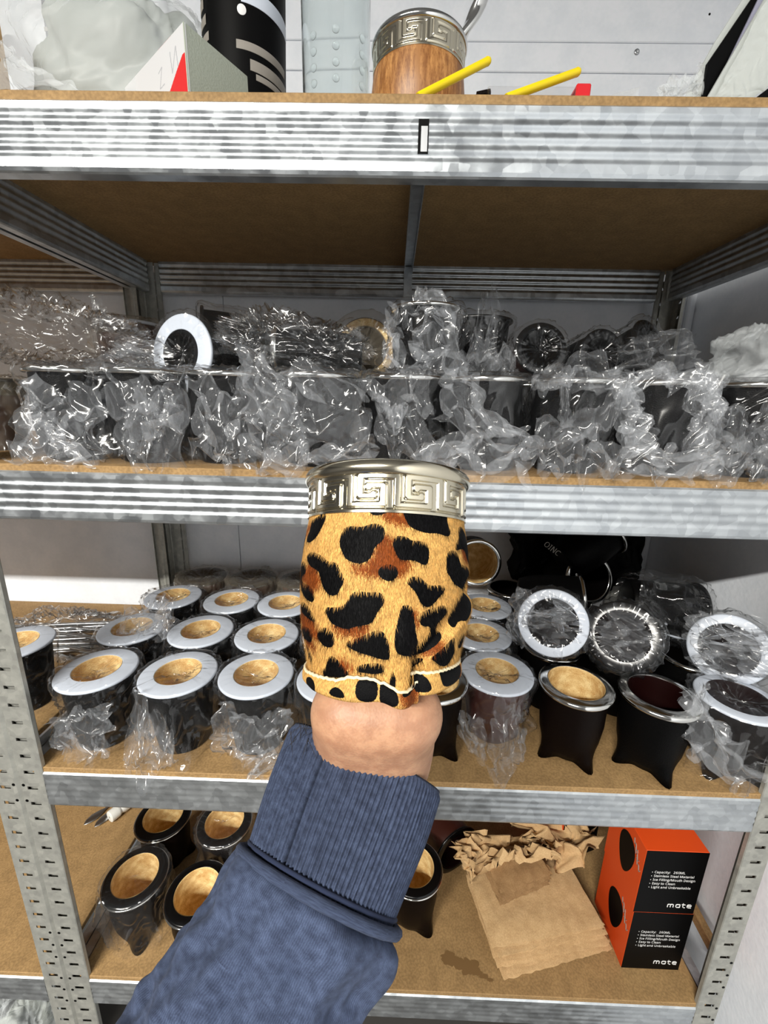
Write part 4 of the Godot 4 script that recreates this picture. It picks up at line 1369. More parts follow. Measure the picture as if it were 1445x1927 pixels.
func cup_shelf() -> void:
	var g := "film-wrapped black cups along the front of the middle shelf"
	var front := [
		[.0735, -.060, "film-wrapped black cup with chrome lip at the left end of the middle shelf's front row", .0050, .012],
		[.1600, -.056, "film-wrapped black cup second in the middle shelf's front row, its film gathered like a star", .0052, .012],
		[.2440, -.066, "film-wrapped black cup third in the middle shelf's front row, left of the wide bag", .0046, .008],
		[.3480, -.060, "film-wrapped black cup fourth in the middle shelf's front row, under a wide crumpled bag", .0060, .014],
		[.4460, -.062, "film-wrapped black cup in the middle shelf's front row, directly below the raised wrapped cup", .0050, .010],
		[.5340, -.060, "front-row black cup right of the held cup's rim, film fallen to its left", .0026, .004],
		[.6300, -.060, "black cup in the middle shelf's front row crossed by a diagonal swag of film", .0030, .004],
		[.7280, -.058, "smooth front-row black cup on the middle shelf, its film pulled to both sides", .0024, .004],
		[.8250, -.060, "film-wrapped black cup ending the middle shelf's front row, under a puffed white bag", .0042, .008]]
	var sheets := [
		[[[Vector3(0.0699, 1.4462, -0.0120), Vector3(0.0925, 1.4261, -0.0120), Vector3(0.1375, 1.4348, -0.0120)], [Vector3(0.0438, 1.3627, -0.0030), Vector3(0.0821, 1.3582, -0.0030), Vector3(0.1340, 1.3617, -0.0030)], 1, .006], [[Vector3(0.0651, 1.4176, -0.0100), Vector3(0.0973, 1.3809, -0.0100)], [Vector3(0.0402, 1.3611, 0.0020), Vector3(0.1274, 1.3578, 0.0020)], 2, .006]],
		[[[Vector3(0.1486, 1.4551, -0.0080), Vector3(0.1992, 1.4334, -0.0080), Vector3(0.2278, 1.4517, -0.0080)], [Vector3(0.1517, 1.3602, -0.0010), Vector3(0.1861, 1.3567, -0.0010), Vector3(0.2227, 1.3642, -0.0010)], 3, .006], [[Vector3(0.1678, 1.4301, -0.0060), Vector3(0.2158, 1.4286, -0.0060)], [Vector3(0.1694, 1.3727, 0.0000), Vector3(0.2240, 1.4005, 0.0000)], 4, .007]],
		[[[Vector3(0.2325, 1.4546, -0.0120), Vector3(0.2617, 1.4323, -0.0120), Vector3(0.2930, 1.4533, -0.0120)], [Vector3(0.2289, 1.3767, -0.0020), Vector3(0.2601, 1.3573, -0.0020), Vector3(0.2945, 1.3626, -0.0020)], 5, .007]],
		[[[Vector3(0.2742, 1.4579, -0.0120), Vector3(0.3376, 1.4542, -0.0120), Vector3(0.4087, 1.4532, -0.0120)], [Vector3(0.2877, 1.3591, -0.0020), Vector3(0.3375, 1.3766, -0.0020), Vector3(0.4102, 1.3838, -0.0020)], 6, .007], [[Vector3(0.2960, 1.3727, -0.0040), Vector3(0.3479, 1.3767, -0.0040), Vector3(0.4155, 1.3848, -0.0040)], [Vector3(0.2946, 1.3557, 0.0030), Vector3(0.3434, 1.3548, 0.0030), Vector3(0.4161, 1.3674, 0.0030)], 7, .006, Vector3(0, .006, .006)], [[Vector3(0.2800, 1.4820, -0.0080), Vector3(0.3177, 1.4584, -0.0080)], [Vector3(0.3051, 1.3653, 0.0000), Vector3(0.3546, 1.4035, 0.0000)], 8, .006]],
		[[[Vector3(0.4063, 1.4480, -0.0100), Vector3(0.4480, 1.4538, -0.0100), Vector3(0.4666, 1.4467, -0.0100)], [Vector3(0.4236, 1.3841, -0.0020), Vector3(0.4401, 1.3695, -0.0020), Vector3(0.4749, 1.3736, -0.0020)], 9, .007], [[Vector3(0.4119, 1.4379, -0.0060), Vector3(0.4336, 1.4103, -0.0060)], [Vector3(0.4363, 1.4054, 0.0000), Vector3(0.4489, 1.4210, 0.0000)], 10, .006]],
		[[[Vector3(0.4889, 1.4619, -0.0080), Vector3(0.5043, 1.4622, -0.0080), Vector3(0.5295, 1.4072, -0.0080)], [Vector3(0.4765, 1.4114, -0.0010), Vector3(0.5086, 1.3862, -0.0010), Vector3(0.5698, 1.4054, -0.0010)], 11, .006], [[Vector3(0.4665, 1.3839, -0.0040), Vector3(0.5193, 1.3915, -0.0040), Vector3(0.5739, 1.4007, -0.0040)], [Vector3(0.4632, 1.3623, 0.0040), Vector3(0.5151, 1.3572, 0.0040), Vector3(0.5794, 1.3610, 0.0040)], 12, .008, Vector3(0, .004, .010)]],
		[[[Vector3(0.6573, 1.4627, -0.0060), Vector3(0.6271, 1.4198, -0.0060), Vector3(0.5760, 1.4110, -0.0060)], [Vector3(0.6643, 1.4382, -0.0020), Vector3(0.6338, 1.3970, -0.0020), Vector3(0.5748, 1.3867, -0.0020)], 13, .006, Vector3(0, 0, .006)], [[Vector3(0.5932, 1.4533, -0.0100), Vector3(0.6045, 1.4536, -0.0100)], [Vector3(0.5994, 1.4089, -0.0060), Vector3(0.6098, 1.4092, -0.0060)], 14, .004], [[Vector3(0.5813, 1.3824, -0.0040), Vector3(0.6187, 1.3991, -0.0040), Vector3(0.6652, 1.3871, -0.0040)], [Vector3(0.5784, 1.3610, 0.0040), Vector3(0.6161, 1.3550, 0.0040), Vector3(0.6523, 1.3597, 0.0040)], 15, .007, Vector3(0, .003, .010)], [[Vector3(0.5695, 1.4517, -0.0160), Vector3(0.6038, 1.4698, -0.0160), Vector3(0.6586, 1.4660, -0.0160)], [Vector3(0.5739, 1.4415, -0.0100), Vector3(0.6093, 1.4487, -0.0100), Vector3(0.6627, 1.4434, -0.0100)], 16, .006]],
		[[[Vector3(0.6516, 1.4580, -0.0100), Vector3(0.6681, 1.4509, -0.0100)], [Vector3(0.6612, 1.3951, -0.0020), Vector3(0.6958, 1.3854, -0.0020)], 17, .006], [[Vector3(0.7277, 1.4669, -0.0100), Vector3(0.7470, 1.4575, -0.0100)], [Vector3(0.7335, 1.3940, -0.0040), Vector3(0.7549, 1.3867, -0.0040)], 18, .007], [[Vector3(0.6684, 1.3992, -0.0040), Vector3(0.7041, 1.3896, -0.0040), Vector3(0.7544, 1.3867, -0.0040)], [Vector3(0.6515, 1.3650, 0.0040), Vector3(0.7049, 1.3589, 0.0040), Vector3(0.7510, 1.3633, 0.0040)], 19, .007, Vector3(0, .003, .010)], [[Vector3(0.6650, 1.4587, -0.0160), Vector3(0.7022, 1.4669, -0.0160), Vector3(0.7480, 1.4569, -0.0160)], [Vector3(0.6720, 1.4436, -0.0100), Vector3(0.7015, 1.4506, -0.0100), Vector3(0.7390, 1.4425, -0.0100)], 20, .006]],
		[[[Vector3(0.7421, 1.4450, -0.0080), Vector3(0.7777, 1.4232, -0.0080), Vector3(0.8084, 1.4439, -0.0080)], [Vector3(0.7529, 1.3868, -0.0020), Vector3(0.7832, 1.3792, -0.0020), Vector3(0.8224, 1.3885, -0.0020)], 21, .007], [[Vector3(0.7546, 1.3856, -0.0040), Vector3(0.7864, 1.3948, -0.0040), Vector3(0.8280, 1.3937, -0.0040)], [Vector3(0.7481, 1.3643, 0.0040), Vector3(0.7886, 1.3579, 0.0040), Vector3(0.8287, 1.3632, 0.0040)], 22, .007, Vector3(0, .003, .010)]]]
	for k in front.size():
		var f: Array = front[k]
		var t := cup("wrapped_cup", f[2], Vector3(f[0], B2, f[1]), Basis(Vector3.UP, k * 1.3), "chrome", "chrome", "dark", g, 41 + k, f[3], f[4])
		more_film(t, sheets[k])
	for k in 8:
		cup("black_cup", "black cup standing in the middle shelf's second row, behind the %s" % ["first wrapped cup", "second wrapped cup", "third wrapped cup", "wide-bagged fourth cup", "cup below the raised one", "cup beside the held cup", "diagonally swagged cup", "smooth bare-fronted cup"][k], Vector3(.085 + k * .106, B2, -.165), Basis(Vector3.UP, k * 2.1), "chrome", "chrome", "dark", "black cups in the hidden second row of the middle shelf")
	# things lying on top of the rows
	var top := B2 + .0985
	var t := cup("wrapped_cup", "wrapped black cup lying on the middle shelf's left end, its wide pale ring facing out", Vector3(.160, 1.4826, -.14) - Vector3(-.34, .12, .93).normalized() * .103, facing(Vector3(-.34, .12, .93)), "ring", "ring", "dark", "", 61, .0065, .008)
	more_film(t, [[[Vector3(0.1050, 1.4586, -0.0600), Vector3(0.1382, 1.4840, -0.0600), Vector3(0.1767, 1.4874, -0.0600)], [Vector3(0.1205, 1.4416, -0.0300), Vector3(0.1661, 1.4457, -0.0300), Vector3(0.2048, 1.4412, -0.0300)], 23, .008]])
	t = thing("plastic_bag", "empty clear crumpled plastic bag lying over the left end of the middle shelf", "bag", Vector3(.03, top + .004, -.12))
	var mb := MB.new(); film_pillow(mb, Vector3(-.015, .040, 0), Vector3(.098, .036, .04), 14, .010, 110, 60, Basis(Vector3(0, 0, 1), -.12), .8); part("bag", mb, M.film, t)
	var inv := t.transform.affine_inverse()
	mb = MB.new(); film_sheet(mb, [inv * Vector3(0.0606, 1.5437, -0.1300), inv * Vector3(0.0711, 1.5349, -0.1300)], [inv * Vector3(0.0658, 1.5060, -0.1200), inv * Vector3(0.0976, 1.5125, -0.1200)], 33, .004); part("bag_corner", mb, M.film, t)
	t = cup("wrapped_cup", "brown wrapped cup behind the empty bag at the back of the middle shelf", Vector3(0.0226, 1.5341, -0.2600) - Vector3(0, .10, 0), Basis(), "ring", "thin_ring", "dark", "", 62, .004, .01, "brown_leather", 0, 0.0, "dusky")
	cup("black_cup", "black cup lying on its side behind the pale-ringed cup on the middle shelf", Vector3(.270, top + .046, -.215), facing(Vector3(-.9, -.02, .35)), "ring", "thin_ring", "dark", "", 63, .003, .003).get_node("rim").mesh = lathe_mesh(rim_shape(.0475, .036, .0985, .103, .001), M.dark_ring)
	# bag over a lying cup
	t = cup("wrapped_cup", "cup lying on its side in a wide crumpled bag above the middle shelf's front row", Vector3(.392, top + .029, -.135), facing(Vector3(-.99, .03, .1)), "chrome", "chrome", "dark", "", 64, .006, .012)
	t.scale = Vector3(.62, 1.1, .62)
	inv = t.transform.affine_inverse()
	mb = MB.new(); film_pillow(mb, inv * (Vector3(0.3144, 1.4912, -0.1200)), Vector3(.030, .084, .034), 15, .010, 100, 60, Basis(inv.basis * Vector3(.18, 1, 0).normalized(), inv.basis * Vector3(1, -.18, 0).normalized(), inv.basis * Vector3(0, 0, -1)), .8); part("puffed_bag", mb, M.film, t)
	cup("gourd_cup", "gourd cup lying with its pale wooden mouth outwards, beside the raised wrapped cup", Vector3(.392, 1.500, -.20) - Vector3(.05, .1, 1).normalized() * .103, facing(Vector3(.05, .1, 1)), "ring", "ring", "dark", "", 65, .004, .006, "brown_leather", 0, 0.0, "dusky").get_node("rim").mesh = lathe_mesh(rim_shape(.041, .030, .0985, .103, .002), M.gourd)
	t = cup("wrapped_cup", "black cup standing raised in a clear bag above the middle shelf's front row", Vector3(.4705, top, -.138), Basis(Vector3.UP, .4), "chrome", "chrome", "dark", "", 66, .0060, .010)
	t.scale = Vector3(.98, .86, .98)
	more_film(t, [[[Vector3(0.4515, 1.5128, -0.0850), Vector3(0.4835, 1.5243, -0.0850), Vector3(0.5075, 1.5193, -0.0850)], [Vector3(0.4504, 1.4618, -0.0850), Vector3(0.4814, 1.4531, -0.0850), Vector3(0.5125, 1.4631, -0.0850)], 24, .008], [[Vector3(0.4601, 1.5542, -0.1100), Vector3(0.4849, 1.5490, -0.1100)], [Vector3(0.4454, 1.5294, -0.1000), Vector3(0.4971, 1.5275, -0.1000)], 25, .006], [[Vector3(0.4257, 1.5188, -0.0900), Vector3(0.4332, 1.5272, -0.0900)], [Vector3(0.4246, 1.4617, -0.0900), Vector3(0.4445, 1.4591, -0.0900)], 26, .006]])
	t = cup("wrapped_cup", "dark wrapped cup beside the raised one, its film standing up in a peak", Vector3(.545, top - .02, -.20), Basis(Vector3.UP, 1.0), "ring", "thin_ring", "dark", "", 67, .005, .01)
	t.get_node("rim").mesh = lathe_mesh(rim_shape(.0475, .036, .0985, .103, .001), M.dark_ring)
	more_film(t, [[[Vector3(0.5397, 1.5635, -0.1600), Vector3(0.5615, 1.5663, -0.1600)], [Vector3(0.5261, 1.4738, -0.1400), Vector3(0.5624, 1.4809, -0.1400)], 27, .007], [[Vector3(0.5226, 1.4977, -0.1300), Vector3(0.5752, 1.4926, -0.1300)], [Vector3(0.5201, 1.4614, -0.1000), Vector3(0.5794, 1.4626, -0.1000)], 28, .008]])
	for q in [
		["wrapped_cup", "small wrapped cup lying mouth out, first right of the peaked film on the middle shelf", Vector3(0.6256, 1.5016, -0.1700), Vector3(.02, .25, 1), 68, .72, "brown_leather"],
		["wrapped_cup", "black wrapped cup lying mouth out, second right of the peaked film on the middle shelf", Vector3(0.7058, 1.4946, -0.1700), Vector3(.25, .1, .95), 69, .70, "black_leather"],
		["wrapped_cup", "wrapped cup lying in loose film on the middle shelf beside the back post", Vector3(0.7800, 1.5071, -0.1900), Vector3(.5, .35, .8), 70, .85, "black_leather"]]:
		var d: Vector3 = q[3].normalized()
		t = cup(q[0], q[1], q[2] - d * .103 * q[5], facing(d), "ring", "thin_ring", "dark", "", q[4], .006, .010, q[6])
		t.scale = Vector3.ONE * q[5]
		t.get_node("rim").mesh = lathe_mesh(rim_shape(.0475, .036, .0985, .103, .001), M.dark_ring)
	more_film(t, [[[Vector3(0.7258, 1.5105, -0.1500), Vector3(0.7638, 1.5205, -0.1500), Vector3(0.8040, 1.5169, -0.1500)], [Vector3(0.7119, 1.4705, -0.1300), Vector3(0.7612, 1.4683, -0.1300), Vector3(0.8046, 1.4786, -0.1300)], 29, .009]])
	t = thing("plastic_bag", "puffed white bag on top of the last wrapped cup of the middle shelf", "bag", Vector3(.85, top + .004, -.10))
	mb = MB.new(); film_pillow(mb, Vector3(.012, .030, 0), Vector3(.050, .036, .04), 16, .005, 90, 50, Basis(Vector3(0, 0, 1), .25), .8); part("bag", mb, M.milky, t)
	# the neighbour bay's cup seen past the post
	t = cup("engraved_cup", "brown leather cup with a leaf-engraved silver band, half hidden behind the post", Vector3(-.0855, B2, -.125), Basis(), "ring", "thin_ring", "dark", "", 71, .005, .008, "brown_leather", 0, 0.0, "dusky")
	t.scale = Vector3.ONE * .86
	t.get_node("rim").mesh = lathe_mesh(rim_shape(.0475, .036, .0985, .103, .001), M.dark_ring)
	mb = MB.new(); mb.lathe([V2(.0425, .080), V2(.0432, .080), V2(.0438, .0985), V2(.043, .0985)], 64); part("band", mb, M.alpaca_dark, t, "dark silver band engraved with leaves")
	for k in 40:
		var ang := TAU * k / 40
		mb = MB.new()
		var b := Basis(Vector3(cos(ang), 0, -sin(ang)), Vector3(sin(ang), 0, cos(ang)), Vector3(0, -1, 0))
		for s in [-1, 1]:
			mb.tube([Vector3(-.002, 0, 0), Vector3(.001, .0005, s * .0025), Vector3(.003, 0, s * .0062)], [.0003, .0007, .0002], 6)
		var leaf := part("leaf", mb, M.alpaca, t.get_node("band"))
		leaf.transform = Transform3D(b, Vector3(sin(ang) * .0436, .0895, cos(ang) * .0436))

func ring_shelf() -> void:
	var g := "film-wrapped cups with wide pale rings on the left of the lower shelf"
	var rows := [
		[.0440, -.0620, "wide-ringed wrapped cup first in the front row, next to the post", 81, .0058, .012],
		[.1550, -.0610, "wide-ringed wrapped cup second in the front row, its film trailing over the shelf edge", 82, .0058, .012],
		[.2590, -.0640, "wide-ringed wrapped cup third in the front row, left of the wrist", 83, .0058, .012],
		[.3640, -.0600, "wide-ringed wrapped cup in the front row mostly hidden behind the held cup", 84, .0058, .012],
		[.0260, -.1690, "wide-ringed wrapped cup in the middle row, its opening half covered by gathered film", 85, .0058, .012],
		[.1370, -.1680, "wide-ringed wrapped cup in the middle row under crumpled film", 86, .0058, .012],
		[.2440, -.1620, "wide-ringed wrapped cup at the right of the middle row with a clear cream opening", 87, .0058, .012],
		[.3500, -.1640, "wide-ringed wrapped cup in the middle row hidden behind the held cup", 88, .0058, .012],
		[.0330, -.2830, "wide-ringed wrapped cup at the left of the third row", 89, .0058, .012],
		[.1460, -.2740, "wide-ringed wrapped cup in the middle of the third row", 90, .0058, .012],
		[.2460, -.2680, "wide-ringed wrapped cup at the right of the third row with a brown-edged opening", 91, .0058, .012],
		[.5860, -.0860, "wide-ringed wrapped cup with a red-brown body just right of the wrist, film hanging in front", 92, .0058, .012],
		[.5830, -.1840, "wide-ringed wrapped cup second behind the one right of the wrist", 93, .0058, .012],
		[.6100, -.2830, "wide-ringed wrapped cup third behind the one right of the wrist", 94, .0058, .012]]
	var t: Node3D
	for k in rows.size():
		var r: Array = rows[k]
		t = cup("ringed_cup", r[2], Vector3(r[0], B3, r[1]), Basis(Vector3.UP, k * 1.9), "ring", "ring", "gourd", g, r[3], r[4], r[5], "brown_leather" if k == 11 else "black_leather", 2 if k == 11 else 0)
		if k == 0: more_film(t, [[[Vector3(0.0127, 1.0397, -0.0120), Vector3(0.0539, 1.0531, -0.0120), Vector3(0.0981, 1.0588, -0.0120)], [Vector3(0.0161, 0.9812, -0.0100), Vector3(0.0488, 0.9694, -0.0100), Vector3(0.0786, 0.9840, -0.0100)], 51, .006]])
		if k == 1: more_film(t, [[[Vector3(0.1287, 1.0806, -0.0100), Vector3(0.1357, 1.0581, -0.0100), Vector3(0.1548, 1.0512, -0.0100)], [Vector3(0.1051, 0.9809, 0.0020), Vector3(0.1294, 0.9490, 0.0020), Vector3(0.1778, 0.9907, 0.0020)], 52, .006], [[Vector3(0.1362, 1.0521, -0.0080), Vector3(0.1651, 1.0141, -0.0080)], [Vector3(0.1087, 0.9922, 0.0010), Vector3(0.1745, 0.9952, 0.0010)], 53, .006]])
		if k == 2: more_film(t, [[[Vector3(0.2283, 1.0619, -0.0100), Vector3(0.2536, 1.0476, -0.0100), Vector3(0.3134, 1.0654, -0.0100)], [Vector3(0.2223, 0.9964, -0.0040), Vector3(0.2652, 0.9862, -0.0040), Vector3(0.3159, 1.0006, -0.0040)], 54, .006], [[Vector3(0.2585, 0.9859, -0.0040), Vector3(0.3058, 0.9961, -0.0040)], [Vector3(0.2655, 0.9682, 0.0000), Vector3(0.3126, 0.9721, 0.0000)], 55, .006]])
		if k == 4: more_film(t, [[[Vector3(0.0462, 1.1161, -0.1400), Vector3(0.0927, 1.1351, -0.1400), Vector3(0.1097, 1.1443, -0.1400)], [Vector3(0.0418, 1.0790, -0.1200), Vector3(0.0902, 1.0851, -0.1200), Vector3(0.1232, 1.0994, -0.1200)], 56, .009]])
		if k == 11: more_film(t, [[[Vector3(0.5668, 1.0833, -0.0100), Vector3(0.5828, 1.0825, -0.0100), Vector3(0.5992, 1.0772, -0.0100)], [Vector3(0.5639, 0.9767, 0.0010), Vector3(0.5813, 0.9653, 0.0010), Vector3(0.5973, 1.0024, 0.0010)], 57, .006], [[Vector3(0.5220, 1.0648, -0.0120), Vector3(0.5338, 1.0614, -0.0120), Vector3(0.5502, 1.0583, -0.0120)], [Vector3(0.5280, 1.0337, -0.0040), Vector3(0.5497, 1.0031, -0.0040), Vector3(0.5601, 0.9956, -0.0040)], 58, .005]])
	cup("ringed_cup", "wide-ringed cup behind the left post, only its ring's right edge showing", Vector3(-.1190, B3, -.118), Basis(), "ring", "ring", "gourd", "", 95, .003, .003)
	for k in 3:
		cup("wrapped_cup", ["dark brown wrapped cup at the shelf's very back, nearest the post", "dark brown wrapped cup at the shelf's very back, middle of three", "dark brown wrapped cup at the shelf's very back, nearest the held cup"][k], Vector3(.045 + k * .105, B3 + .0, -.378), Basis(Vector3.UP, k), "ring", "thin_ring", "wine", "dark brown wrapped cups at the back of the ring-cup shelf", 96 + k, .006, .008, "brown_leather", 0, 0.0, "dusky").get_node("rim").mesh = lathe_mesh(rim_shape(.0475, .036, .0985, .103, .001), M.dark_ring)
	# metal straws in a bag on the neighbour bay's board
	t = thing("straw_bundle", "bundle of metal drinking straws in a clear bag, left of the ringed cups", "straws", Vector3(-.20, B3, -.27))
	rng.seed = 9
	var mb: MB
	for k in 18:
		mb = MB.new()
		var z := rng.randf_range(-.05, .05); var y: float = .006 + (k % 3) * .009; var tilt := rng.randf_range(-.03, .03)
		mb.tube([Vector3(-.12, y, z - tilt), Vector3(.03, y + .004, z), Vector3(.12, y + rng.randf_range(-.003, .006), z + tilt)], [.0032], 8)
		part("straw", mb, M.steel, t)
	mb = MB.new(); film_pillow(mb, Vector3(.03, .026, .0), Vector3(.125, .026, .065), 18, .008, 110, 50, Basis(Vector3.UP, -.1), .8); part("bag", mb, M.film, t)
	# right-hand half
	g = "wrapped cups lying mouth out on the right of the ring-cup shelf"
	for q in [
		["wrapped cup lying mouth out with a bright white ring, above the cream-lined footed cup", Vector3(.668, 1.1296, -.12), Vector3(-.22, .26, .54), 101, .0040, "thin_ring"],
		["wrapped cup lying mouth out, its dull ring and mouth full of creased film", Vector3(.760, 1.1213, -.105), Vector3(-.32, .30, .50), 102, .0060, "clear_ring"],
		["wrapped cup lying mouth out by the wall, loose film bursting from its mouth", Vector3(.908, 1.1061, -.105), Vector3(-.46, .30, .52), 103, .0062, "thin_ring"]]:
		var d: Vector3 = q[2].normalized()
		t = cup("wrapped_cup", q[0], q[1] - d * .103, facing(d), "ring", "thin_ring", "wine", g, q[3], q[4], .006)
		if q[5] == "clear_ring": t.get_node("rim").mesh = lathe_mesh(rim_shape(.0475, .034, .0985, .103, .001), M.dark_ring)
		if q[3] == 101: more_film(t, [[[Vector3(0.6163, 1.1611, -0.1400), Vector3(0.6280, 1.1740, -0.1400), Vector3(0.6398, 1.1702, -0.1400)], [Vector3(0.6097, 1.0978, -0.1300), Vector3(0.6269, 1.0808, -0.1300), Vector3(0.6377, 1.0900, -0.1300)], 60, .006], [[Vector3(0.6285, 1.1571, -0.1000), Vector3(0.6543, 1.1816, -0.1000), Vector3(0.6776, 1.1667, -0.1000)], [Vector3(0.6425, 1.1080, -0.1150), Vector3(0.6718, 1.0834, -0.1150), Vector3(0.6986, 1.1101, -0.1150)], 61, .010]])
		if q[3] == 102: more_film(t, [[[Vector3(0.7084, 1.1523, -0.0850), Vector3(0.7406, 1.1689, -0.0850), Vector3(0.7764, 1.1624, -0.0850)], [Vector3(0.7225, 1.1049, -0.0850), Vector3(0.7606, 1.0900, -0.0850), Vector3(0.7890, 1.1114, -0.0850)], 62, .009]])
		if q[3] == 103: more_film(t, [[[Vector3(0.8560, 1.1582, -0.0700), Vector3(0.8844, 1.1516, -0.0700), Vector3(0.9122, 1.1752, -0.0700)], [Vector3(0.8556, 1.0950, -0.0600), Vector3(0.8997, 1.0808, -0.0600), Vector3(0.9218, 1.1287, -0.0600)], 63, .012], [[Vector3(0.8260, 1.1564, -0.0850), Vector3(0.8434, 1.1724, -0.0850), Vector3(0.8655, 1.1655, -0.0850)], [Vector3(0.8335, 1.1030, -0.0700), Vector3(0.8561, 1.0943, -0.0700), Vector3(0.8657, 1.0979, -0.0700)], 64, .006]])
	cup("footed_cup", "unwrapped dark cup with mirror lip and bright cream inside, standing on pointed leather feet", Vector3(.6850, B3, -.0640), Basis(Vector3.UP, .35), "footed", "mirror", "gourd", "", 0, 0, 0, "dark_leather", 4, 0.0)
	cup("footed_cup", "unwrapped black cup with mirror lip and dark inside, standing on pointed leather feet", Vector3(.7850, B3, -.0500), Basis(Vector3.UP, .1), "footed", "mirror", "wine", "", 0, 0, 0, "black_leather", 4, 0.0)
	t = cup("wrapped_cup", "dark wrapped cup standing beside the unwrapped dark footed cup, at the shelf's end", Vector3(.8850, B3, -.0480), Basis(), "footed", "thin_ring", "wine", "", 104, .0058, .012, "dark_leather", 4, 0.6)
	more_film(t, [[[Vector3(0.7889, 1.1039, -0.0140), Vector3(0.8059, 1.1118, -0.0140), Vector3(0.8183, 1.0829, -0.0140)], [Vector3(0.8112, 1.0228, -0.0040), Vector3(0.8678, 0.9693, -0.0040), Vector3(0.8960, 0.9869, -0.0040)], 65, .008]])
	cup("footed_cup", "dark leather cup just right of the wrist, one pointed foot showing", Vector3(.4950, B3, -.0640), Basis(Vector3.UP, .9), "footed", "mirror", "gourd", "", 0, 0, 0, "dark_leather", 4, 0.0)
	cup("wrapped_cup", "black wrapped cup lying along the shelf above the two unwrapped cups' right neighbour", Vector3(.815, 1.128, -.205), facing(Vector3(.95, -.10, .15)), "ring", "thin_ring", "dark", "", 105, .006, .010, "black_leather").get_node("rim").mesh = lathe_mesh(rim_shape(.0475, .036, .0985, .103, .001), M.dark_ring)
	cup("black_cup", "dark cup lying with its chrome-lipped brown mouth out, at the back beside the held cup", Vector3(.594, 1.1475, -.30) - Vector3(-.05, .16, 1).normalized() * .098, facing(Vector3(-.05, .16, 1)), "chrome", "chrome", "gourd")
	var back := cup("black_cup", "black cup with small pale lettering lying in the dark at the back", Vector3(.735, 1.165, -.27), facing(Vector3(.75, .5, -.2)), "chrome", "chrome", "dark")
	# lettering wrapped on its flank, towards the viewer
	var inv := back.transform.affine_inverse()
	var at := Vector3(0.6892, 1.2091, -0.2400)
	var lx := Vector3(.78, -.55, .28).normalized(); var lz := Vector3(-.25, .1, .96); lz = (lz - lx * lz.dot(lx)).normalized()
	lettering("OINC", .009, M.grey_print, back, inv * Transform3D(Basis(lx, lz.cross(lx), lz), at))
	g = "black cups packed in the dark on the right of the ring-cup shelf"
	for q in [[.690, -.165, "directly behind the cream-lined footed cup"], [.795, -.158, "directly behind the dark-lined footed cup"], [.895, -.150, "directly behind the dark wrapped cup by the wall"], [.700, -.275, "in the third row, under the white-ringed lying cup"], [.800, -.270, "in the third row, under the black cup lying along the shelf"], [.680, -.375, "in the last row, nearest the brown-mouthed cup"], [.785, -.375, "in the last row, under the black bag"]]:
		cup("black_cup", "black cup standing " + q[2], Vector3(q[0], B3, q[1]), Basis(), "chrome", "chrome", "dark", g)
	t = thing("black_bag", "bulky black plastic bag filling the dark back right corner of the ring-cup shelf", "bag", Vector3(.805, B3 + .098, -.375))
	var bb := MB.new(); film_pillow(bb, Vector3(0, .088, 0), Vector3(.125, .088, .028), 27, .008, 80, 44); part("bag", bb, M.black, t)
	cup("ringed_cup", "cup with only its dull grey ring showing above the lying black wrapped cup", Vector3(.900, B3 + .045, -.262), Basis(Vector3(1, 0, 0), .5), "ring", "thin_ring", "dark")
	cup("black_cup", "black cup lying on the packed black cups at the back right", Vector3(.760, 1.115, -.345), facing(Vector3(.2, .3, 1)), "chrome", "chrome", "dark")
	cup("black_cup", "black cup lying crosswise over the packed black cups, behind the white-ringed one", Vector3(.650, 1.115, -.225), facing(Vector3(.9, .1, .2)), "chrome", "chrome", "dark")

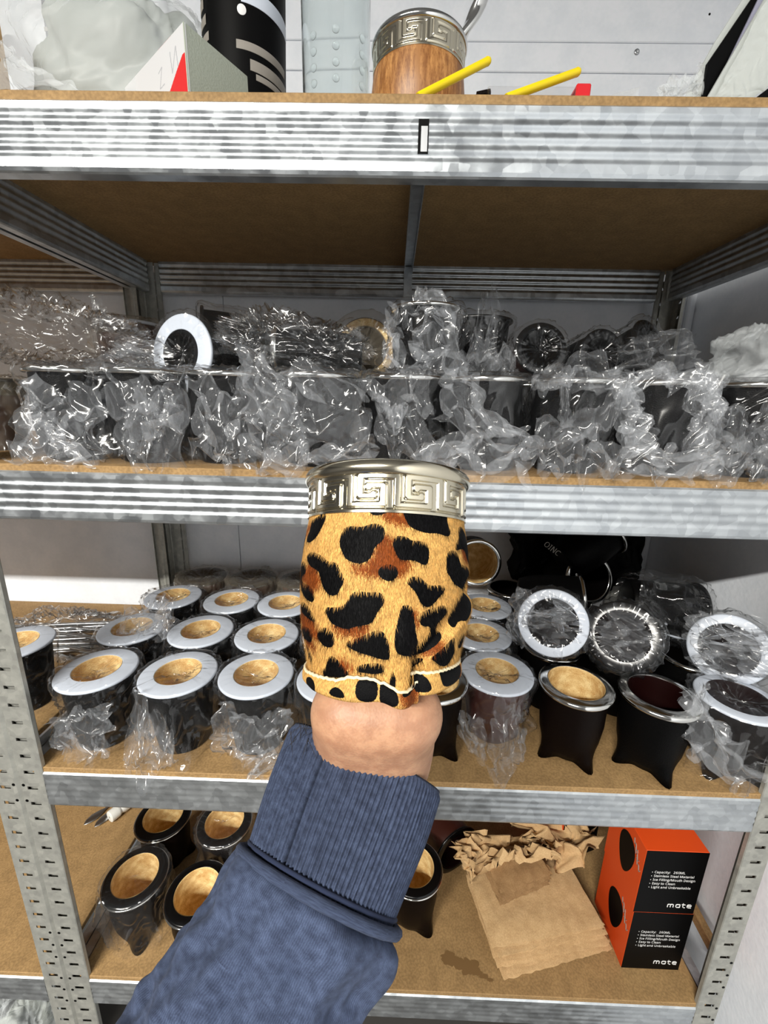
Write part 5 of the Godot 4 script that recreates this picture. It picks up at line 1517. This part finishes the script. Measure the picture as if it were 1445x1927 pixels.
func low_shelf() -> void:
	var t: Node3D
	var mb: MB
	cup("black_rimmed_cup", "film-wrapped black cup with a pale inside, front left of the bottom shelf", Vector3(.0420, B4, -.0700), Basis(), "footed", "dark", "gourd", "", 111, .0038, .010, "dark_leather", 3, .4)
	cup("black_rimmed_cup", "unwrapped cream-lined black cup touching the sleeve's left edge on the bottom shelf", Vector3(.1500, B4, -.0520), Basis(), "footed", "dark", "gourd", "", 0, 0, 0, "dark_leather", 3, .2)
	cup("black_rimmed_cup", "unwrapped black cup behind the wrapped one, half under the beam at the bottom shelf's left", Vector3(.0330, B4, -.1700), Basis(), "footed", "dark", "gourd", "", 0, 0, 0, "dark_leather", 3, 0.0)
	cup("black_rimmed_cup", "film-wrapped black cup tucked under the beam left of the sleeve on the bottom shelf", Vector3(.1480, B4, -.1640), Basis(), "footed", "dark", "gourd", "", 112, .0045, .008, "dark_leather", 3, 1.0)
	cup("black_rimmed_cup", "unwrapped cream-lined black cup on pointed feet, between the sleeve and the paper bags", Vector3(.4870, B4, -.1010), Basis(Vector3.UP, .25), "footed", "dark", "gourd", "", 0, 0, 0, "dark_leather", 3, .5)
	cup("brown_cup", "dark brown leather cup lying behind the torn paper on the bottom shelf", Vector3(.520, B4 + .044, -.262), facing(Vector3(.5, .0, .85)), "ring", "thin_ring", "wine", "", 0, 0, 0, "brown_leather").get_node("rim").mesh = lathe_mesh(rim_shape(.0475, .036, .0985, .103, .001), M.dark_ring)
	# spoons
	for k in 2:
		t = thing("spoon", ["dark metal spoon nearest the post under the beam on the bottom shelf", "metal spoon beside the white cap under the beam on the bottom shelf"][k], "spoon", [Vector3(-0.1704, 0.5880, -0.2250), Vector3(-0.1462, 0.5880, -0.2216)][k], Basis(Vector3.UP, -.55 + k * .1))
		mb = MB.new()
		mb.tube([Vector3(0, 0, 0), Vector3(0, .001, -.006), Vector3(0, .0012, -.018), Vector3(0, .0012, -.030), Vector3(0, .002, -.040)], [.001, .0055, .0085, .0065, .0022], 16, true, .28); part("bowl", mb, M.steel, t)
		mb = MB.new(); mb.tube([Vector3(0, .002, -.039), Vector3(0, .006, -.08), Vector3(0, .004, -.13)], [.002, .0024, .003], 10, true, .5); part("handle", mb, M.steel, t)
	t = thing("white_bottle", "small white plastic bottle lying with its cap out, under the beam on the bottom shelf", "bottle", Vector3(-0.1237, 0.5970, -0.2352), Basis(Vector3.UP, -.5))
	mb = MB.new(); mb.lathe([V2(0, 0), V2(.0105, 0), V2(.0118, .0015), V2(.0118, .016), V2(.0105, .018), V2(.0105, .019)], 32, Transform3D(Basis(Vector3.RIGHT, -PI / 2), Vector3.ZERO)); part("cap", mb, M.white_plastic, t)
	mb = MB.new(); mb.lathe([V2(.0095, .017), V2(.0095, .022), V2(.012, .027), V2(.012, .075), V2(.010, .078), V2(0, .078)], 32, Transform3D(Basis(Vector3.RIGHT, -PI / 2), Vector3.ZERO)); part("bottle", mb, M.white_plastic, t)
	mb = MB.new(); mb.lathe([V2(0, -.0003), V2(.002, -.0003), V2(.002, .0003)], 12, Transform3D(Basis(Vector3.RIGHT, -PI / 2), Vector3.ZERO)); part("nozzle", mb, M.grey_print, t)
	# stack of kraft paper bags
	rng.seed = 21
	var kinds := []
	for k in 4: kinds.append(bag_mesh(.188, .118, 30 + k))
	for k in 13:
		t = thing("paper_bag", "flat brown paper bag, %s in the fanned stack on the bottom shelf" % ORDER[k], "bag", Vector3(.688 + (12 - k) * .0009 + rng.randf_range(-.004, .004), B4 + .0018 + k * .0033, -.110 + (12 - k) * .0011 + rng.randf_range(-.003, .003)), Basis(Vector3.UP, .215 + rng.randf_range(-.05, .05)), "flat brown paper bags stacked on the bottom shelf")
		put("bag", kinds[k % 4], t)
	var small := []
	for k in 3: small.append(bag_mesh(.096, .066, 50 + k, M.kraft_dark))
	for k in 7:
		t = thing("paper_bag", "small folded brown paper bag, %s in the bundle on the big stack" % (ORDER[k] if k < 6 else "topmost"), "bag", Vector3(0.6676, 0.6360, -0.1297) + Vector3(rng.randf_range(-.004, .004), k * .0036, rng.randf_range(-.004, .004) - .006), Basis(Vector3.UP, .36 + rng.randf_range(-.08, .08)) * Basis(Vector3(0, 0, 1), .06), "small folded brown paper bags on the big stack")
		put("bag", small[k % 3], t)
	for q in [
		["torn brown kraft paper crumpled over the left of the paper bags", [Vector3(0.5689, 0.6603, -0.1600), Vector3(0.6117, 0.6867, -0.1700), Vector3(0.7009, 0.6406, -0.1800)], [Vector3(0.5665, 0.6900, -0.1200), Vector3(0.5859, 0.6444, -0.1150), Vector3(0.6168, 0.6666, -0.1200)], 71],
		["torn brown kraft paper crumpled over the middle of the paper bags", [Vector3(0.6243, 0.6499, -0.1700), Vector3(0.6929, 0.6409, -0.1700), Vector3(0.7325, 0.6743, -0.1700)], [Vector3(0.6289, 0.6815, -0.1200), Vector3(0.6781, 0.6818, -0.1200), Vector3(0.7298, 0.6964, -0.1200)], 72],
		["torn brown kraft paper crumpled over the right of the paper bags, beside the orange boxes", [Vector3(0.6765, 0.6718, -0.2100), Vector3(0.7772, 0.6705, -0.2100), Vector3(0.8294, 0.6598, -0.2000)], [Vector3(0.7067, 0.6957, -0.1300), Vector3(0.7494, 0.6438, -0.1300), Vector3(0.8070, 0.6875, -0.1400)], 73]]:
		t = thing("kraft_paper", q[0], "paper", q[2][1])
		inv_sheet(t, q[1], q[2], q[3])
	# a dark stain soaked into the board
	t = thing("stain", "dark oily stain on the board in front of the paper bags", "stain", Vector3(.568, B4 + .00025, -.036))
	mb = MB.new()
	for q in [[-.024, -.006, .013, .009], [-.010, .0, .012, .007], [.006, .004, .014, .010], [.016, .009, .008, .0055], [.026, .014, .007, .003], [.035, .018, .005, .0022]]:
		var ring := []
		for i in 28:
			var a := TAU * i / 28
			var r := 1.0 + .35 * nz.get_noise_2d(cos(a) * 1.5 + q[0] * 90.0, sin(a) * 1.5)
			ring.append(Vector3(q[0] + cos(a) * r * q[2], q[0] * .001, q[1] + sin(a) * r * q[3]))
		for i in 28: mb.tri_out(ring[i], ring[(i + 1) % 28], Vector3(q[0], q[0] * .001, q[1]), Vector3(q[0], -1, q[1]))
	var sm := mat(Color(.46, .35, .215), .5); part("stain", mb, sm, t)
	# orange and black boxes
	gift_box("orange and black printed box, upper of the two stacked on the bottom shelf", Vector3(.8530, B4 + .119, -.084), Basis(), true)
	gift_box("orange and black printed box, lower of the two stacked on the bottom shelf", Vector3(.8545, B4, -.084), Basis(), true)
	gift_box("red-orange box standing behind the paper bags, left of the two stacked boxes", Vector3(.795, B4, -.245), Basis(Vector3.UP, .35), false)
	t = thing("wood_offcut", "brown board offcut leaning by the wall at the right end of the bottom shelf", "board", Vector3(.962, B4 - .006, -.15))
	mb = MB.new(); mb.box(Vector3(0, .0365, 0), Vector3(.012, .018, .24), .001, Basis(Vector3.RIGHT, .12)); part("board", mb, M.board, t)
	mb = MB.new(); mb.box(Vector3(0, .0, .02), Vector3(.006, .05, .006), .001); part("batten", mb, M.board, t)
	t = thing("plastic_bag", "bag wrapped in clear film at the very bottom left, under the lowest beam", "bag", Vector3(Vector3(-0.2596, 0.2853, -0.1000).x, .0, -.11))
	mb = MB.new(); film_pillow(mb, Vector3(0, .155, 0), Vector3(.07, .15, .07), 19, .012, 90, 60); part("bag", mb, M.milky, t)
	mb = MB.new(); film_pillow(mb, Vector3(0, .142, -.004), Vector3(.052, .125, .052), 20, .004, 50, 40); part("contents", mb, M.grey_wrap, t)

const ORDER := ["lowest", "second from the bottom", "third from the bottom", "fourth from the bottom", "fifth from the bottom", "sixth from the bottom", "right in the middle", "sixth from the top", "fifth from the top", "fourth from the top", "third from the top", "second from the top", "topmost"]

func inv_sheet(t: Node3D, top: Array, bot: Array, sd: int) -> void:
	var inv := t.transform.affine_inverse()
	var a := []; var b := []
	for q in top: a.append(inv * q)
	for q in bot: b.append(inv * q)
	var mb := MB.new()
	film_sheet(mb, a, b, sd, .009, Vector3(0, .012, 0), 26, 18)
	part("paper", mb, M.kraft, t)

func bag_mesh(w: float, d: float, sd: int, m: Material = M.kraft) -> Mesh:
	# a flat folded paper bag: two skins, pinked front edge, side gussets
	var mb := MB.new()
	var nu := 26
	var nv := 12
	for s in [1.0, -1.0]:
		var p := PackedVector3Array()
		for j in nv:
			for i in nu:
				var u := float(i) / (nu - 1); var v := float(j) / (nv - 1)
				var e := .0012 * nz.get_noise_2d(u * 9.0 + sd, v * 3.0) + .0022 * nz.get_noise_2d(u * 2.0 + sd, v * 2.0 + 5)
				var fold := -.0005 * exp(-pow((u - .1) / .012, 2.0)) - .0004 * exp(-pow((u - .13) / .01, 2.0))
				var edge := minf(minf(u, 1 - u) * w, minf(v, 1 - v) * d)
				var y: float = s * (.0009 * smoothstep(0, .004, edge) + .0001) + e + fold
				p.append(Vector3((u - .5) * w + (.0015 * nz.get_noise_2d(v * 14.0, sd) if i == 0 or i == nu - 1 else 0.0), y, (.5 - v) * d + (.0016 * nz.get_noise_2d(u * 16.0, sd + 3.0) if j == 0 or j == nv - 1 else 0.0)))
		if s < 0:
			var q := PackedVector3Array()
			for j in range(nv - 1, -1, -1):
				for i in nu: q.append(p[j * nu + i])
			p = q
		mb.grid(p, nu, nv)
	return mb.mesh(m)

func gift_box(label: String, at: Vector3, turn: Basis, front: bool) -> void:
	var t := thing("printed_box", label, "box", at, turn, "orange and black boxes on the bottom shelf")
	var w := .088; var h := .1185; var d := .088
	var mb := MB.new(); mb.box(Vector3(0, h / 2, 0), Vector3(w, h, d), .0007); part("carton", mb, M.orange_card, t)
	mb = MB.new(); mb.box(Vector3(0, h / 2, d / 2 + .0002), Vector3(w - .0006, h - .0008, .0005)); part("front_panel", mb, M.black_card, t, "black front panel")
	# side print: a black cup shape and curved white strokes
	for s in ([-1.0] if front else [-1.0, 1.0]):
		var o := []
		for i in 28:
			var a := TAU * i / 28
			o.append(Vector3(s * (w / 2 + .0001), h * .56 + sin(a) * .036 * (1.0 if sin(a) < 0 else .9), .006 + cos(a) * .019 * (1.0 + .25 * sin(a))))
		part("printed_shape", plate(o, Vector3(s * .0004, 0, 0)), M.black_card, t, "black printed cup shape")
		for k in 3:
			var st := []
			for i in 9: st.append(Vector3(s * (w / 2 + .0003), h * (.70 + .09 * k) - .012 * i / 8.0 + .003 * sin(i * 1.7 + k), .028 - .0055 * k + .0015 * i))
			mb = MB.new(); mb.tube(st, [.0007], 6); part("printed_stroke", mb, M.grey_print, t)
	# ovals on the lid
	for k in 2:
		var ring := []
		for i in 25: ring.append(Vector3(-.012 + k * .026 + .0075 * cos(TAU * i / 24), h + .0003, -.002 + .013 * sin(TAU * i / 24)))
		mb = MB.new(); mb.tube(ring, [.0011], 6, false); part("printed_oval", mb, M.grey_print, t)
		mb = MB.new(); mb.tube([ring[0] + Vector3(-.011, 0, 0), ring[0] + Vector3(-.004, 0, 0)], [.0012], 6); part("printed_oval", mb, M.grey_print, t)
	if not front: return
	var lines := ["Capacity:   260ML", "Stainless Steel Material", "Ice Filling/Mouth Design", "Easy to Clean", "Light and Unbreakable"]
	for k in 5:
		lettering(lines[k], .0042, M.white_print, t, Transform3D(Basis(), Vector3(-.027, .0795 - k * .0072, d / 2 + .0006)))
		mb = MB.new(); mb.box(Vector3(-.030, .0795 - k * .0072, d / 2 + .0006), Vector3(.0009, .0009, .0005)); part("bullet", mb, M.white_print, t)
	# the name in rounded strokes
	var x := .0035
	var y := .013
	var S := .0034
	var st := [
		[V2(0, 0), V2(0, 2), V2(.3, 2.3), V2(1.0, 2.3), V2(1.3, 2), V2(1.3, 0)], [V2(1.3, 2), V2(1.6, 2.3), V2(2.3, 2.3), V2(2.6, 2), V2(2.6, 0)],
		[V2(5.6, 2.3), V2(4.2, 2.3), V2(3.8, 1.9), V2(3.8, .4), V2(4.2, 0), V2(5.2, 0), V2(5.6, .4)], [V2(5.6, 2.3), V2(5.6, 0)],
		[V2(7.0, 3.3), V2(7.0, .4), V2(7.4, 0), V2(8.0, 0)], [V2(6.4, 2.3), V2(8.0, 2.3)],
		[V2(9.0, 1.15), V2(10.8, 1.15), V2(10.8, 1.9), V2(10.4, 2.3), V2(9.4, 2.3), V2(9.0, 1.9), V2(9.0, .4), V2(9.4, 0), V2(10.8, 0)]]
	mb = MB.new()
	for l in st:
		var path := []
		for q in l: path.append(Vector3(x + q.x * S * .93, y + q.y * S * .72, d / 2 + .0006))
		mb.tube(path, [.00065], 6)
	part("lettering", mb, M.white_print, t)
